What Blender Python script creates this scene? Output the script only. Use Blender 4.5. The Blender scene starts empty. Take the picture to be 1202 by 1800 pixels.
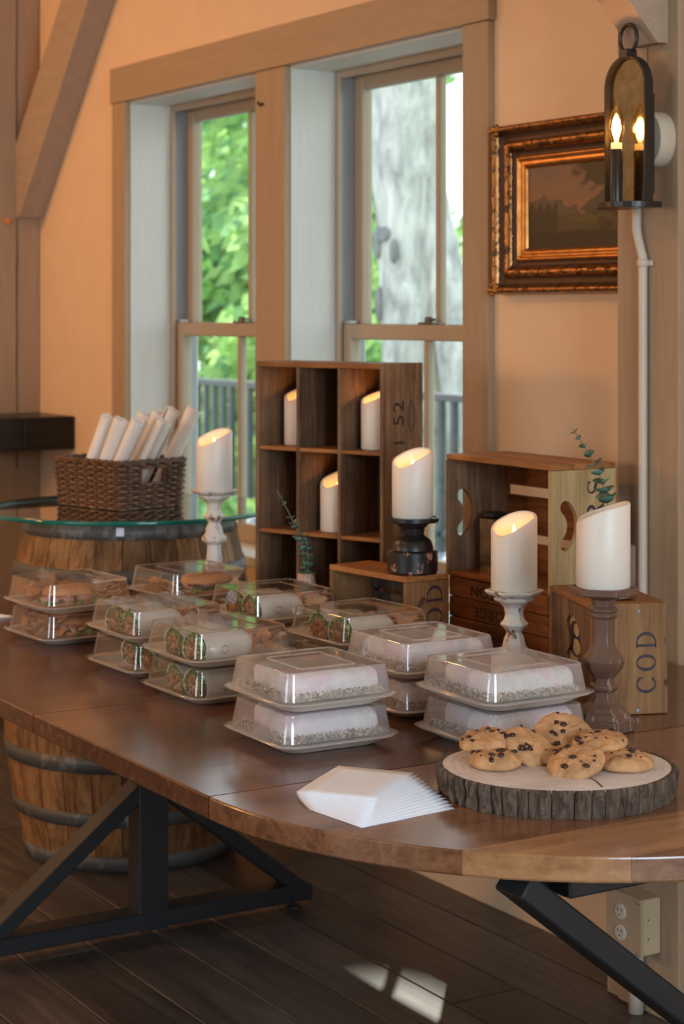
import bpy, bmesh, math, random
from math import pi, sin, cos, radians as rad, sqrt, atan2
from mathutils import Vector, Matrix, noise
random.seed(7)
S = bpy.context.scene
C = S.collection
# ------------------------------------------------------------------ camera, sky, sun, lights
cd = bpy.data.cameras.new('camera')
cam = bpy.data.objects.new('camera', cd); C.objects.link(cam)
cam.location = (0, 0, 1.48); cam.rotation_euler = (rad(90), 0, rad(58.51))
cd.sensor_fit = 'VERTICAL'; cd.sensor_height = 36; cd.sensor_width = 24
cd.lens = 66.76; cd.shift_y = -0.1933; cd.clip_end = 300
cd.dof.use_dof = True; cd.dof.focus_distance = 3.1; cd.dof.aperture_fstop = 7.1
S.camera = cam
S.view_settings.view_transform = 'Standard'; S.view_settings.look = 'None'
S.view_settings.exposure = 0.0; S.view_settings.gamma = 1
S.cycles.transparent_max_bounces = 40; S.cycles.max_bounces = 8
S.cycles.sample_clamp_indirect = 6; S.cycles.caustics_refractive = False

w = bpy.data.worlds.new('sky'); S.world = w; w.use_nodes = True
wn = w.node_tree; bgn = wn.nodes['Background']
tc = wn.nodes.new('ShaderNodeTexCoord'); sp = wn.nodes.new('ShaderNodeSeparateXYZ')
rp = wn.nodes.new('ShaderNodeValToRGB')
wn.links.new(tc.outputs['Generated'], sp.inputs[0]); wn.links.new(sp.outputs['Z'], rp.inputs[0])
rp.color_ramp.elements[0].color = (.95, .98, 1.0, 1); rp.color_ramp.elements[1].color = (.50, .72, 1.0, 1)
wn.links.new(rp.outputs[0], bgn.inputs[0]); bgn.inputs[1].default_value = 2.5

def lamp(name, kind, loc, energy, color, size=.3, size_y=None, aim=None, spread=None):
    l = bpy.data.lights.new(name, kind); l.energy = energy; l.color = color
    if kind == 'AREA':
        l.size = size
        if size_y: l.shape = 'RECTANGLE'; l.size_y = size_y
        if spread: l.spread = rad(spread)
    elif kind == 'POINT': l.shadow_soft_size = size
    elif kind == 'SUN': l.angle = size
    o = bpy.data.objects.new(name, l); C.objects.link(o); o.location = loc
    if aim: o.rotation_euler = (Vector(aim) - Vector(loc)).to_track_quat('-Z', 'Y').to_euler()
    return o
lamp('sun', 'SUN', (-8, 8, 12), 9.0, (1, .95, .86), rad(.55), aim=(-8 + .712, 8 - .566, 11))
WARM = (1, .50, .18)
lamp('ceiling_lamp_far', 'AREA', (-6.3, .3, 3.0), 27, WARM, .5, aim=(-5.6, 2.2, .9))
lamp('side_lamp_left', 'AREA', (-5.3, -1.3, 1.7), 26, (1, .46, .15), .35, aim=(-4.1, 2.0, .9))
lamp('ceiling_lamp_middle', 'AREA', (-3.6, .2, 3.1), 7, (1, .58, .30), .5, aim=(-3.6, 1.4, 0))
lamp('ceiling_lamp_near', 'AREA', (-.4, .6, 3.1), 2, (1, .60, .34), .5, aim=(-2.2, 1.9, .6))
# daylight entering by the large window in the wall on the camera's side
lamp('daylight_side_window', 'AREA', (2.92, .6, 1.75), 180, (.66, .83, 1), 2.0, 1.7, aim=(-2.2, 1.7, .9))
lamp('daylight_front_window', 'AREA', (-2.2, -3.42, 1.8), 36, (.66, .83, 1), 2.0, 1.7, aim=(-2.6, 1.7, .9))

# ------------------------------------------------------------------ helpers
def mk(name, me_data, mats, parent=None, smooth=False):
    v, f, mi = me_data
    me = bpy.data.meshes.new(name); me.from_pydata(v, [], f)
    for m in (mats if isinstance(mats, (list, tuple)) else [mats]): me.materials.append(m)
    if mi and any(mi): me.polygons.foreach_set('material_index', mi)
    if smooth: me.polygons.foreach_set('use_smooth', [True] * len(f))
    me.update()
    o = bpy.data.objects.new(name, me); C.objects.link(o)
    if parent: o.parent = parent
    return o
class MB:
    def __init__(s): s.v = []; s.f = []; s.m = []
    def add(s, v, f, mi=0, M=None):
        b = len(s.v)
        s.v += [tuple(M @ Vector(p)) for p in v] if M is not None else [tuple(p) for p in v]
        s.f += [tuple(b + i for i in q) for q in f]; s.m += [mi] * len(f); return s
    def box(s, x0, x1, y0, y1, z0, z1, c=0, mi=0, M=None):
        if x0 > x1: x0, x1 = x1, x0
        if y0 > y1: y0, y1 = y1, y0
        if z0 > z1: z0, z1 = z1, z0
        c = min(c, (x1 - x0) * .45, (y1 - y0) * .45, (z1 - z0) * .45)
        if c <= 0:
            v = [(x, y, z) for z in (z0, z1) for y in (y0, y1) for x in (x0, x1)]
            return s.add(v, [(0, 2, 3, 1), (4, 5, 7, 6), (0, 1, 5, 4), (2, 6, 7, 3), (0, 4, 6, 2), (1, 3, 7, 5)], mi, M)
        X = (x0, x1); Y = (y0, y1); Z = (z0, z1); v = []; idx = {}
        for a in (0, 1):
            for b in (0, 1):
                for d in (0, 1):
                    for k in range(3):
                        p = [X[a], Y[b], Z[d]]
                        for q in range(3):
                            if q != k: p[q] += c * (1 if (a, b, d)[q] == 0 else -1)
                        idx[(a, b, d, k)] = len(v); v.append(tuple(p))
        f = []
        for k in range(3):
            for sgn in (0, 1):
                o2 = [q for q in range(3) if q != k]; q4 = []
                for (u, t) in ((0, 0), (1, 0), (1, 1), (0, 1)):
                    key = [0, 0, 0]; key[k] = sgn; key[o2[0]] = u; key[o2[1]] = t; q4.append(idx[(*key, k)])
                flip = (k == 1) ^ (sgn == 0)
                f.append(tuple(q4[::-1] if flip else q4))
        for k in range(3):      # edges along axis k
            o2 = [q for q in range(3) if q != k]
            for u in (0, 1):
                for t in (0, 1):
                    def key(e):
                        kk = [0, 0, 0]; kk[k] = e; kk[o2[0]] = u; kk[o2[1]] = t; return tuple(kk)
                    f.append((idx[(*key(0), o2[0])], idx[(*key(1), o2[0])], idx[(*key(1), o2[1])], idx[(*key(0), o2[1])]))
        for a in (0, 1):
            for b in (0, 1):
                for d in (0, 1): f.append(tuple(idx[(a, b, d, k)] for k in range(3)))
        return s.add(v, f, mi, M)
    def rings(s, R, close=True, cap0=True, cap1=True, mi=0, M=None):
        n = len(R[0]); v = [p for r in R for p in r]; f = []
        for i in range(len(R) - 1):
            for j in range(n if close else n - 1):
                k = (j + 1) % n; f.append((i * n + j, i * n + k, (i + 1) * n + k, (i + 1) * n + j))
        if cap0: f.append(tuple(range(n))[::-1])
        if cap1: f.append(tuple((len(R) - 1) * n + j for j in range(n)))
        return s.add(v, f, mi, M)
    def lathe(s, prof, n=32, a0=0, mi=0, M=None, cap0=True, cap1=True):
        return s.rings([[(r * cos(a0 + 2 * pi * j / n), r * sin(a0 + 2 * pi * j / n), z) for j in range(n)] for r, z in prof], True, cap0, cap1, mi, M)
    def tube(s, pts, r, n=8, mi=0, closed=False, M=None):
        P = [Vector(p) for p in pts]; N = len(P); R = []
        up = Vector((0, 0, 1)); prev = None
        for i, p in enumerate(P):
            t = (P[(i + 1) % N] - P[i - 1]) if closed else (P[min(i + 1, N - 1)] - P[max(i - 1, 0)])
            t.normalize()
            a = prev if prev is not None else (up if abs(t.z) < .9 else Vector((1, 0, 0)))
            a = (a - t * a.dot(t)).normalized(); prev = a; b = t.cross(a)
            rr = r[i] if isinstance(r, (list, tuple)) else r
            R.append([tuple(p + (a * cos(2 * pi * j / n) + b * sin(2 * pi * j / n)) * rr) for j in range(n)])
        if closed: R.append(R[0]); return s.rings(R, True, False, False, mi, M)
        return s.rings(R, True, True, True, mi, M)
    def poly(s, pts, z0, z1, hole=None, mi=0, M=None):
        """prism of an outline in xy, optionally with one hole"""
        bm = bmesh.new()
        def loop(P): 
            vs = [bm.verts.new((x, y, z0)) for x, y in P]
            return [bm.edges.new((vs[i], vs[(i + 1) % len(vs)])) for i in range(len(vs))]
        E = loop(pts)
        if hole: E += loop(hole)
        bmesh.ops.triangle_fill(bm, use_beauty=True, edges=E)
        fs = bm.faces[:]
        ex = bmesh.ops.extrude_face_region(bm, geom=fs)
        bmesh.ops.translate(bm, verts=[e for e in ex['geom'] if isinstance(e, bmesh.types.BMVert)], vec=(0, 0, z1 - z0))
        bmesh.ops.recalc_face_normals(bm, faces=bm.faces[:])
        bm.verts.index_update()
        v = [tuple(q.co) for q in bm.verts]; f = [tuple(q.index for q in fc.verts) for fc in bm.faces]; bm.free()
        return s.add(v, f, mi, M)
    def build(s, name, mats, parent=None, smooth=False): return mk(name, (s.v, s.f, s.m), mats, parent, smooth)

def bev(o, w=.002, seg=2):
    m = o.modifiers.new('b', 'BEVEL'); m.width = w; m.segments = seg; m.limit_method = 'ANGLE'; m.angle_limit = rad(40); return o
def autosm(o, a=40):
    me = o.data; bm = bmesh.new(); bm.from_mesh(me)
    bmesh.ops.recalc_face_normals(bm, faces=bm.faces[:])
    for f in bm.faces: f.smooth = True
    for e in bm.edges:
        if len(e.link_faces) == 2 and e.calc_face_angle(0) > rad(a): e.smooth = False
    bm.to_mesh(me); bm.free(); return o
def thing(name, label, cat, loc=(0, 0, 0), rz=0, group=None, rot=None):
    o = bpy.data.objects.new(name, None); C.objects.link(o); o.location = loc
    o.rotation_euler = rot or (0, 0, rz); o.empty_display_size = .05
    return tag(o, label, cat, group)
def tag(o, label, cat, group=None):
    o['label'] = label; o['category'] = cat
    if group: o['group'] = group
    return o
def struct(o): o['kind'] = 'structure'; return o
def dup(o, loc=None, rot=None, label=None, group=None, parent=None, mat=None):
    c = o.copy(); C.objects.link(c); c.parent = parent
    if loc is not None: c.location = loc
    if rot is not None: c.rotation_euler = rot
    if label: c['label'] = label
    if group: c['group'] = group
    for ch in list(o.children): dup(ch, parent=c)
    return c
T = Matrix.Translation
def RZ(a): return Matrix.Rotation(a, 4, 'Z')
def RX(a): return Matrix.Rotation(a, 4, 'X')
def RY(a): return Matrix.Rotation(a, 4, 'Y')

# ------------------------------------------------------------------ materials
class G:
    def __init__(s, name):
        s.m = bpy.data.materials.new(name); s.m.use_nodes = True; s.t = s.m.node_tree
        s.b = s.t.nodes['Principled BSDF']; s.out = s.t.nodes['Material Output']
    def n(s, t, **k):
        nd = s.t.nodes.new(t)
        for a, b in k.items():
            if a.startswith('i_'): nd.inputs[a[2:].replace('_', ' ')].default_value = b
            else: setattr(nd, a, b)
        return nd
    def l(s, a, b): s.t.links.new(a, b)
    def ramp(s, fac, stops):
        r = s.n('ShaderNodeValToRGB'); e = r.color_ramp.elements
        while len(e) < len(stops): e.new(.5)
        for i, (p, c) in enumerate(stops): e[i].position = p; e[i].color = (*c, 1)
        s.l(fac, r.inputs[0]); return r.outputs[0]
    def coords(s, scale=(1, 1, 1), rnd=True, rot=(0, 0, 0)):
        c = s.n('ShaderNodeTexCoord'); mp = s.n('ShaderNodeMapping'); mp.inputs['Scale'].default_value = scale; mp.inputs['Rotation'].default_value = rot
        if rnd:
            oi = s.n('ShaderNodeObjectInfo'); ml = s.n('ShaderNodeVectorMath', operation='SCALE'); ml.inputs[0].default_value = (13.7, 7.3, 19.1)
            s.l(oi.outputs['Random'], ml.inputs['Scale']); ad = s.n('ShaderNodeVectorMath', operation='ADD')
            s.l(c.outputs['Object'], ad.inputs[0]); s.l(ml.outputs[0], ad.inputs[1]); s.l(ad.outputs[0], mp.inputs[0])
        else: s.l(c.outputs['Object'], mp.inputs[0])
        return mp.outputs[0]
    def noise(s, vec, scale=5, detail=4, rough=.55, dist=0):
        n = s.n('ShaderNodeTexNoise'); n.inputs['Scale'].default_value = scale; n.inputs['Detail'].default_value = detail
        n.inputs['Roughness'].default_value = rough; n.inputs['Distortion'].default_value = dist; s.l(vec, n.inputs['Vector']); return n.outputs['Fac']
    def bump(s, h, st=.3, d=.002):
        b = s.n('ShaderNodeBump'); b.inputs['Strength'].default_value = st; b.inputs['Distance'].default_value = d
        s.l(h, b.inputs['Height']); s.l(b.outputs[0], s.b.inputs['Normal'])
    def rndval(s, col, lo, hi):
        oi = s.n('ShaderNodeObjectInfo'); mr = s.n('ShaderNodeMapRange'); mr.inputs['To Min'].default_value = lo; mr.inputs['To Max'].default_value = hi
        s.l(oi.outputs['Random'], mr.inputs[0]); h = s.n('ShaderNodeHueSaturation'); s.l(mr.outputs[0], h.inputs['Value']); s.l(col, h.inputs['Color']); return h.outputs[0]
def plain(name, c, rough=.6, metal=0, bump=0, bscale=60, var=.12, vscale=8, **k):
    g = G(name); v = g.coords()
    g.l(g.ramp(g.noise(v, vscale, 3), [(.3, tuple(x * (1 - var) for x in c)), (.7, tuple(min(1, x * (1 + var)) for x in c))]), g.b.inputs['Base Color'])
    g.b.inputs['Roughness'].default_value = rough; g.b.inputs['Metallic'].default_value = metal
    if bump: g.bump(g.noise(v, bscale, 4), bump)
    for a, b in k.items(): g.b.inputs[a.replace('_', ' ')].default_value = b
    return g.m
def wood(name, dark, mid, light, axis='X', fine=1.0, rough=.55, rnd=(.8, 1.15), bump=.25, coat=0, blotch=0):
    g = G(name)
    sc = {'X': (1.2, 14, 14), 'Y': (14, 1.2, 14), 'Z': (14, 14, 1.2)}[axis]
    v = g.coords(tuple(x * fine for x in sc))
    n1 = g.noise(v, 2.2, 6, .6, 1.2); n2 = g.noise(v, 11, 3, .6)
    mx = g.n('ShaderNodeMix', data_type='FLOAT'); mx.inputs[0].default_value = .3; g.l(n1, mx.inputs[2]); g.l(n2, mx.inputs[3])
    col = g.ramp(mx.outputs[0], [(.34, dark), (.5, mid), (.66, light)])
    if blotch:
        b2 = g.ramp(g.noise(g.coords((3, 3, 3)), 2.5, 5, .7), [(.42, (1, 1, 1)), (.7, (1 - blotch,) * 3)])
        ml = g.n('ShaderNodeMix', data_type='RGBA', blend_type='MULTIPLY'); ml.inputs[0].default_value = 1; g.l(col, ml.inputs[6]); g.l(b2, ml.inputs[7]); col = ml.outputs[2]
    g.l(g.rndval(col, *rnd), g.b.inputs['Base Color'])
    g.b.inputs['Roughness'].default_value = rough; g.bump(mx.outputs[0], bump, .0015)
    g.b.inputs['Specular IOR Level'].default_value = .5 if coat else .22
    if coat: g.b.inputs['Coat Weight'].default_value = coat; g.b.inputs['Coat Roughness'].default_value = .18
    return g.m
def chipped(name, top, under, thr=.6, rough=.5, scale=14, stretch=(1, 1, .6)):
    g = G(name); v = g.coords(stretch)
    g.l(g.ramp(g.noise(v, scale, 5, .7), [(thr, top), (thr + .03, under)]), g.b.inputs['Base Color'])
    g.b.inputs['Roughness'].default_value = rough; g.bump(g.noise(v, scale * 2, 4), .3); return g.m
def clear(name, tint=(.97, .98, .98), haze=0.0, hazecol=(.9, .9, .92), rough=.04, refl=1.4, blot=False):
    g = G(name); t = g.t
    tr = g.n('ShaderNodeBsdfTransparent'); tr.inputs[0].default_value = (*tint, 1)
    gl = g.n('ShaderNodeBsdfGlossy'); gl.inputs['Roughness'].default_value = rough
    fr = g.n('ShaderNodeLayerWeight'); fr.inputs['Blend'].default_value = .12 * refl
    mr = g.n('ShaderNodeMapRange'); mr.inputs['To Min'].default_value = .045 * refl; mr.inputs['To Max'].default_value = .85; g.l(fr.outputs['Fresnel'], mr.inputs[0])
    body = tr.outputs[0]
    if haze:
        tl = g.n('ShaderNodeBsdfTranslucent'); df = g.n('ShaderNodeBsdfDiffuse'); ad = g.n('ShaderNodeMixShader'); ad.inputs[0].default_value = .45
        tl.inputs[0].default_value = (*hazecol, 1); df.inputs[0].default_value = (*hazecol, 1); g.l(df.outputs[0], ad.inputs[1]); g.l(tl.outputs[0], ad.inputs[2])
        m2 = g.n('ShaderNodeMixShader'); g.l(tr.outputs[0], m2.inputs[1]); g.l(ad.outputs[0], m2.inputs[2])
        if blot:
            mm = g.n('ShaderNodeMapRange'); mm.inputs['From Min'].default_value = .3; mm.inputs['From Max'].default_value = .7
            mm.inputs['To Min'].default_value = haze * .55; mm.inputs['To Max'].default_value = haze * 1.35
            g.l(g.noise(g.coords(), 14, 4, .6), mm.inputs[0]); g.l(mm.outputs[0], m2.inputs[0])
        else: m2.inputs[0].default_value = haze
        body = m2.outputs[0]
    mx = g.n('ShaderNodeMixShader'); g.l(mr.outputs[0], mx.inputs[0]); g.l(body, mx.inputs[1]); g.l(gl.outputs[0], mx.inputs[2])
    g.l(mx.outputs[0], g.out.inputs['Surface']); return g.m
def emit(name, c, s):
    g = G(name); g.b.inputs['Base Color'].default_value = (*c, 1); g.b.inputs['Emission Color'].default_value = (*c, 1); g.b.inputs['Emission Strength'].default_value = s; return g.m

M_wall = plain('wall_plaster', (.78, .55, .34), .85, bump=.25, bscale=9, var=.03)
M_ceil = plain('ceiling_paint', (.6, .52, .42), .9)
M_trim = wood('trim_paint', (.365, .255, .155), (.395, .275, .17), (.425, .295, .185), 'Z', rnd=(.97, 1.03), bump=.12, rough=.5)
M_trimX = wood('trim_paint_long', (.365, .255, .155), (.395, .275, .17), (.425, .295, .185), 'X', rnd=(.97, 1.03), bump=.12, rough=.5)
M_jamb = wood('jamb_paint', (.62, .63, .58), (.65, .66, .61), (.68, .69, .64), 'Z', rnd=(.99, 1.01), bump=.1, rough=.45)
M_sash = plain('sash_paint', (.42, .34, .24), .4, var=.03)
M_liner = plain('jamb_liner_grey', (.30, .32, .34), .35, var=.05)
M_post = wood('painted_timber', (.34, .23, .14), (.38, .26, .162), (.41, .28, .177), 'Z', rnd=(.98, 1.02), bump=.45, rough=.65)
M_crack = plain('crack_shadow_gap', (.05, .035, .025), .9)
M_glass = clear('window_glass', (.96, .985, .97), refl=.6, rough=.0)
M_floor = wood('floor_oak_dark', (.030, .024, .020), (.060, .048, .039), (.105, .086, .070), 'X', fine=.55, rough=.42, rnd=(.65, 1.25), bump=.35, coat=.15)
M_tab = wood('walnut', (.062, .019, .008), (.135, .045, .018), (.215, .085, .037), 'Y', fine=.8, rough=.2, rnd=(.72, 1.2), bump=.05, coat=.35)
M_tablt = wood('walnut_sapwood', (.26, .115, .045), (.39, .19, .08), (.48, .26, .12), 'Y', fine=.7, rough=.2, rnd=(.95, 1.05), bump=.05, coat=.35)
M_tabm = wood('walnut_lighter', (.11, .042, .018), (.21, .090, .040), (.30, .145, .068), 'Y', fine=.8, rough=.2, rnd=(.9, 1.1), bump=.05, coat=.35)
M_blk = plain('black_powder_coated_steel', (.016, .017, .019), .38, bump=.05)
M_pine = wood('crate_pine', (.18, .085, .035), (.29, .145, .06), (.38, .205, .095), 'Z', rough=.55, blotch=.35)
M_pineH = wood('crate_pine_long', (.20, .075, .022), (.34, .14, .045), (.46, .205, .072), 'X', rough=.45, blotch=.3)
M_pineL = wood('crate_pine_light', (.30, .20, .09), (.41, .285, .135), (.49, .36, .18), 'Z', rough=.55, rnd=(.93, 1.07))
M_red = wood('crate_stained_red', (.12, .035, .012), (.23, .075, .025), (.31, .115, .04), 'X', rough=.4, blotch=.3)
M_cub = wood('cubby_wood', (.11, .055, .028), (.21, .115, .06), (.31, .18, .10), 'Z', rough=.6, blotch=.4)
M_cubd = wood('cubby_wood_grey', (.055, .042, .032), (.105, .082, .062), (.155, .125, .095), 'Z', rough=.65, rnd=(.6, 1.2))
M_ink = plain('faded_black_ink', (.035, .022, .022), .7)
M_inkb = plain('purple_black_ink', (.035, .018, .028), .6)
M_burn = plain('burnt_lettering', (.028, .010, .006), .7)
M_wax = plain('ivory_wax', (.78, .72, .63), .42, var=.02, Subsurface_Weight=.25, Subsurface_Scale=.02)
M_flame = emit('led_flame', (1, .62, .18), 9)
M_wh = chipped('distressed_white_paint', (.66, .61, .54), (.24, .12, .07), .60, .5, 44)
M_whe = plain('worn_brown_edge', (.22, .12, .075), .6)
M_brn = chipped('brown_wood_limed', (.135, .072, .048), (.26, .19, .16), .6, .38, 30, (2, 2, .3))
M_bk = chipped('black_paint_chipped', (.012, .011, .011), (.36, .19, .13), .575, .38, 42)
M_bk0 = plain('black_paint', (.012, .011, .011), .35)
M_paper = plain('napkin_paper', (.84, .88, .95), .8, var=.02)
M_cloth = plain('white_cloth', (.82, .76, .70), .85, var=.04, bump=.4, bscale=140)
M_tray = plain('moulded_pulp_tray', (.80, .70, .60), .55, var=.05)
M_lid = clear('clear_plastic_lid', haze=.03, refl=2.1, rough=.05)
M_rim = clear('clear_plastic_rim', haze=.10, refl=2.2, rough=.08)
M_fog = clear('fogged_plastic_lid', haze=.27, hazecol=(.95, .93, .96), refl=2.0, rough=.06, blot=True)
M_fogrim = clear('fogged_plastic_rim', haze=.28, refl=2.2, rough=.08)
M_leaf = plain('eucalyptus_leaf', (.05, .13, .09), .5, var=.4, vscale=30)
M_leaf2 = plain('eucalyptus_leaf_grey', (.12, .22, .18), .5, var=.3, vscale=30)
M_stem = plain('eucalyptus_stem', (.20, .16, .10), .6)

# ------------------------------------------------------------------ the room
XL, XR, YF, YW, ZC = -6.97, 3.0, -3.5, 2.8, 3.3
WT = .26
WX = [(-5.965, -5.045), (-4.858, -3.957)]; ZS, ZH = .735, 2.205
m = MB(); J = .0125
xs = [XL - .2, WX[0][0] - J, WX[0][1] + J, WX[1][0] - J, WX[1][1] + J, XR + .2]
m.box(xs[0], xs[1], YW, YW + WT, -.2, ZC); m.box(xs[2], xs[3], YW, YW + WT, -.2, ZC); m.box(xs[4], xs[5], YW, YW + WT, -.2, ZC)
for a, b in WX: m.box(a - J, b + J, YW, YW + WT, -.2, ZS - .031); m.box(a - J, b + J, YW, YW + WT, ZH + .0125, ZC)
struct(m.build('wall_back', M_wall))
m = MB(); m.box(XL - .2, XL, YF - .2, YW, -.2, ZC); struct(m.build('wall_left', M_wall))
m = MB(); m.box(XR, XR + .2, YF, -.5, -.2, ZC); m.box(XR, XR + .2, 1.7, YW, -.2, ZC); m.box(XR, XR + .2, -.5, 1.7, -.2, .8); m.box(XR, XR + .2, -.5, 1.7, 2.7, ZC)
struct(m.build('wall_right', M_wall))
m = MB(); m.box(XL, -3.3, YF - .2, YF, -.2, ZC); m.box(-1.1, XR + .2, YF - .2, YF, -.2, ZC); m.box(-3.3, -1.1, YF - .2, YF, -.2, .8); m.box(-3.3, -1.1, YF - .2, YF, 2.7, ZC)
struct(m.build('wall_front', M_wall))
m = MB(); m.box(XL - .2, XR + .2, YF - .2, YW + WT, ZC, ZC + .15); struct(m.build('ceiling', M_ceil))
for i, (cx, cy, hx, hy) in enumerate(((XR + .1, .6, .04, 1.1), (-2.2, YF - .1, 1.1, .04))):
    e = struct(bpy.data.objects.new('window_%d' % (i + 3), None)); C.objects.link(e)
    m = MB()
    if hx < hy:
        for y in (cy - hy, cy - .02, cy + hy - .05): m.box(cx - .04, cx + .04, y, y + .05, .8, 2.7)
        for z in (.8, 1.72, 2.65): m.box(cx - .035, cx + .035, cy - hy, cy + hy, z, z + .05)
    else:
        for x in (cx - hx, cx - .02, cx + hx - .05): m.box(x, x + .05, cy - .04, cy + .04, .8, 2.7)
        for z in (.8, 1.72, 2.65): m.box(cx - hx, cx + hx, cy - .035, cy + .035, z, z + .05)
    m.build('window_frame', M_sash, e)
# floor boards
base = MB(); base.box(XL - .2, XR + .2, YF - .2, YW, -.08, -.012)
fl = struct(base.build('floor', plain('subfloor', (.03, .025, .02), .8)))
y = 2.80 - .12; k = 0
rows = []
ye = 2.80
edges = [2.80, 2.68, 2.505, 2.33, 2.155, 1.995]
while edges[-1] > YF: edges.append(edges[-1] - .172)
for i in range(len(edges) - 1):
    y1, y0 = edges[i], max(edges[i + 1], YF)
    x = XL - random.uniform(0, 1.2)
    while x < XR:
        L = random.uniform(1.5, 2.4); x2 = min(x + L, XR); x1 = max(x, XL)
        if x2 - x1 > .05:
            cx, cy = (x1 + x2) / 2, (y0 + y1) / 2
            h = (x2 - x1) / 2 - .0012; q = (y1 - y0) / 2 - .0015
            b = MB(); b.rings([[(-h, -q, z), (h, -q, z), (h, q, z), (-h, q, z)] for z in (-.012, -.002)] + [[(-h + .002, -q + .002, 0), (h - .002, -q + .002, 0), (h - .002, q - .002, 0), (-h + .002, q - .002, 0)]])
            o = b.build('floor_board', M_floor, fl); o.location = (cx, cy, 0)
        x += L
# windows on the back wall
def window(n, x0, x1):
    e = bpy.data.objects.new('window_%d' % n, None); struct(e); C.objects.link(e); e.location = ((x0 + x1) / 2, YW, ZS)
    W = (x1 - x0) / 2; H = ZH - ZS; zm = 1.405 - ZS   # meeting rail bottom
    j = MB(); j.box(-W - .012, -W, -.0, WT, -.03, H + .012, .001); j.build('side_jamb', M_jamb, e)
    j = MB(); j.box(W, W + .012, -.0, WT, -.03, H + .012, .001); j.build('side_jamb', M_jamb, e)
    j = MB(); j.box(-W, W, 0, WT, H, H + .012, .001); j.build('head_jamb', M_jamb, e)
    j = MB(); j.box(-W, W, 0, WT, -.03, 0, .002); j.build('window_sill', M_jamb, e)
    # stops and liners
    for s in (-1, 1):
        a, b = sorted((s * W, s * (W - .022)))
        j = MB(); j.box(a, b, .150, .165, 0, H, .003); j.build('window_stop', M_sash, e)
        a, b = sorted((s * W, s * (W - .012)))
        j = MB(); j.box(a, b, .165, .25, 0, H, .001); j.build('jamb_liner', M_liner, e)
    j = MB(); j.box(-W + .022, W - .022, .150, .165, H - .022, H, .003); j.build('window_stop', M_sash, e)
    def sash(nm, y0, y1, z0, z1, xin, st, top, bot):
        f = MB(); A = W - xin
        f.box(-A, -A + st, y0, y1, z0, z1, .004); f.box(A - st, A, y0, y1, z0, z1, .004)
        f.box(-A + st, A - st, y0 + .001, y1 - .001, z0, z0 + bot, .004); f.box(-A + st, A - st, y0 + .001, y1 - .001, z1 - top, z1, .004)
        so = f.build(nm, M_sash, e)
        mu = MB(); mu.box(-.011, .011, y0 + .006, y1 - .006, z0 + bot, z1 - top, .003); mu.build('muntin', M_sash, so)
        yc = (y0 + y1) / 2
        g = MB()
        g.box(-A + st - .004, A - st + .004, yc - .002, yc + .002, z0 + bot - .004, z1 - top + .004); g.build('glass_pane', M_glass, so)
        # bright glazing bead seen at the edge
        return so
    sash('lower_sash', .168, .205, .0, zm + .045, .013, .045, .045, .06)
    sash('upper_sash', .208, .245, zm + .004, H, .013, .05, .055, .042)
    lk = MB(); lk.box(-.035, .035, .170, .20, zm + .0455, zm + .052, .002); lk.lathe([(.012, 0), (.012, .012), (.009, .015)], 12, M=T((.0, .185, zm + .052)))
    lk.box(-.005, .04, .178, .19, zm + .055, zm + .063, .002); lk.build('sash_lock', plain('aged_metal_lock', (.16, .14, .12), .35, .8), e)
    tl = MB(); tl.box(-W + .015, -W + .05, .172, .2, zm + .0455, zm + .056, .003); tl.box(W - .05, W - .015, .172, .2, zm + .0455, zm + .056, .003); tl.build('tilt_latch', plain('white_latch', (.5, .52, .52), .4), e)
window(1, *WX[0]); window(2, *WX[1])
# casings
def trim(n, x0, x1, z0, z1, mat, y0=YW - .021, c=.002):
    m = MB(); m.box(x0, x1, y0, YW, z0, z1, c); return struct(m.build('trim_%d' % n, mat))
trim(1, -6.075, WX[0][0] - .004, .5, 2.212, M_trim)
trim(2, WX[0][1] + .004, WX[1][0] - .004, .5, 2.212, M_trim)
trim(3, WX[1][1] + .004, -3.842, .5, 2.212, M_trim)
trim(4, -6.082, -3.833, 2.213, 2.335, M_trimX, YW - .026)
trim(5, -6.10, -3.82, .46, .50 - .001, M_trimX, YW - .05)
kn = MB(); kn.tube([(-5.02, YW - .022, 2.118), (-4.995, YW - .03, 2.108), (-4.985, YW - .024, 2.112)], .004, 6); o = kn.build('nail', M_crack); tag(o, 'small bent dark nail in the casing between the two windows', 'nail')

# posts and braces
m = MB(); m.box(-3.19, -2.99, 2.65, 2.799, 0, ZC, .004); o = m.build('timber_post', M_post)
tag(o, 'square grey-brown painted timber post at right carrying the candle lamp and pipe', 'post')
cr = MB(); cr.box(-3.088, -3.087, 2.6492, 2.66, 1.9, 2.05); cr.build('drying_crack', M_crack, o)
m = MB(); m.box(-6.968, -6.772, 2.60, 2.799, 0, ZC, .004); o = m.build('timber_post', M_post)
tag(o, 'cracked brown painted timber post at the far left behind the dark shelf', 'post')
pts = []
for i in range(40):
    z = .9 + i * .062; pts.append((-6.7715, 2.705 + .006 * noise.noise((0, 0, z * 2.3)) + .003 * noise.noise((0, 5, z * 9)), z))
cr = MB(); cr.tube(pts, [.0025 + .0016 * noise.noise((9, 0, p[2] * 4)) for p in pts], 5); cr.build('drying_crack', M_crack, o)
pg = MB()
pg.lathe([(.012, 0), (.012, .015), (.009, .018)], 12, M=T((-6.772, 2.665, 1.83)) @ RY(pi / 2)); pg.build('wooden_peg', plain('orange_peg', (.62, .22, .06), .5), o)
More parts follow.
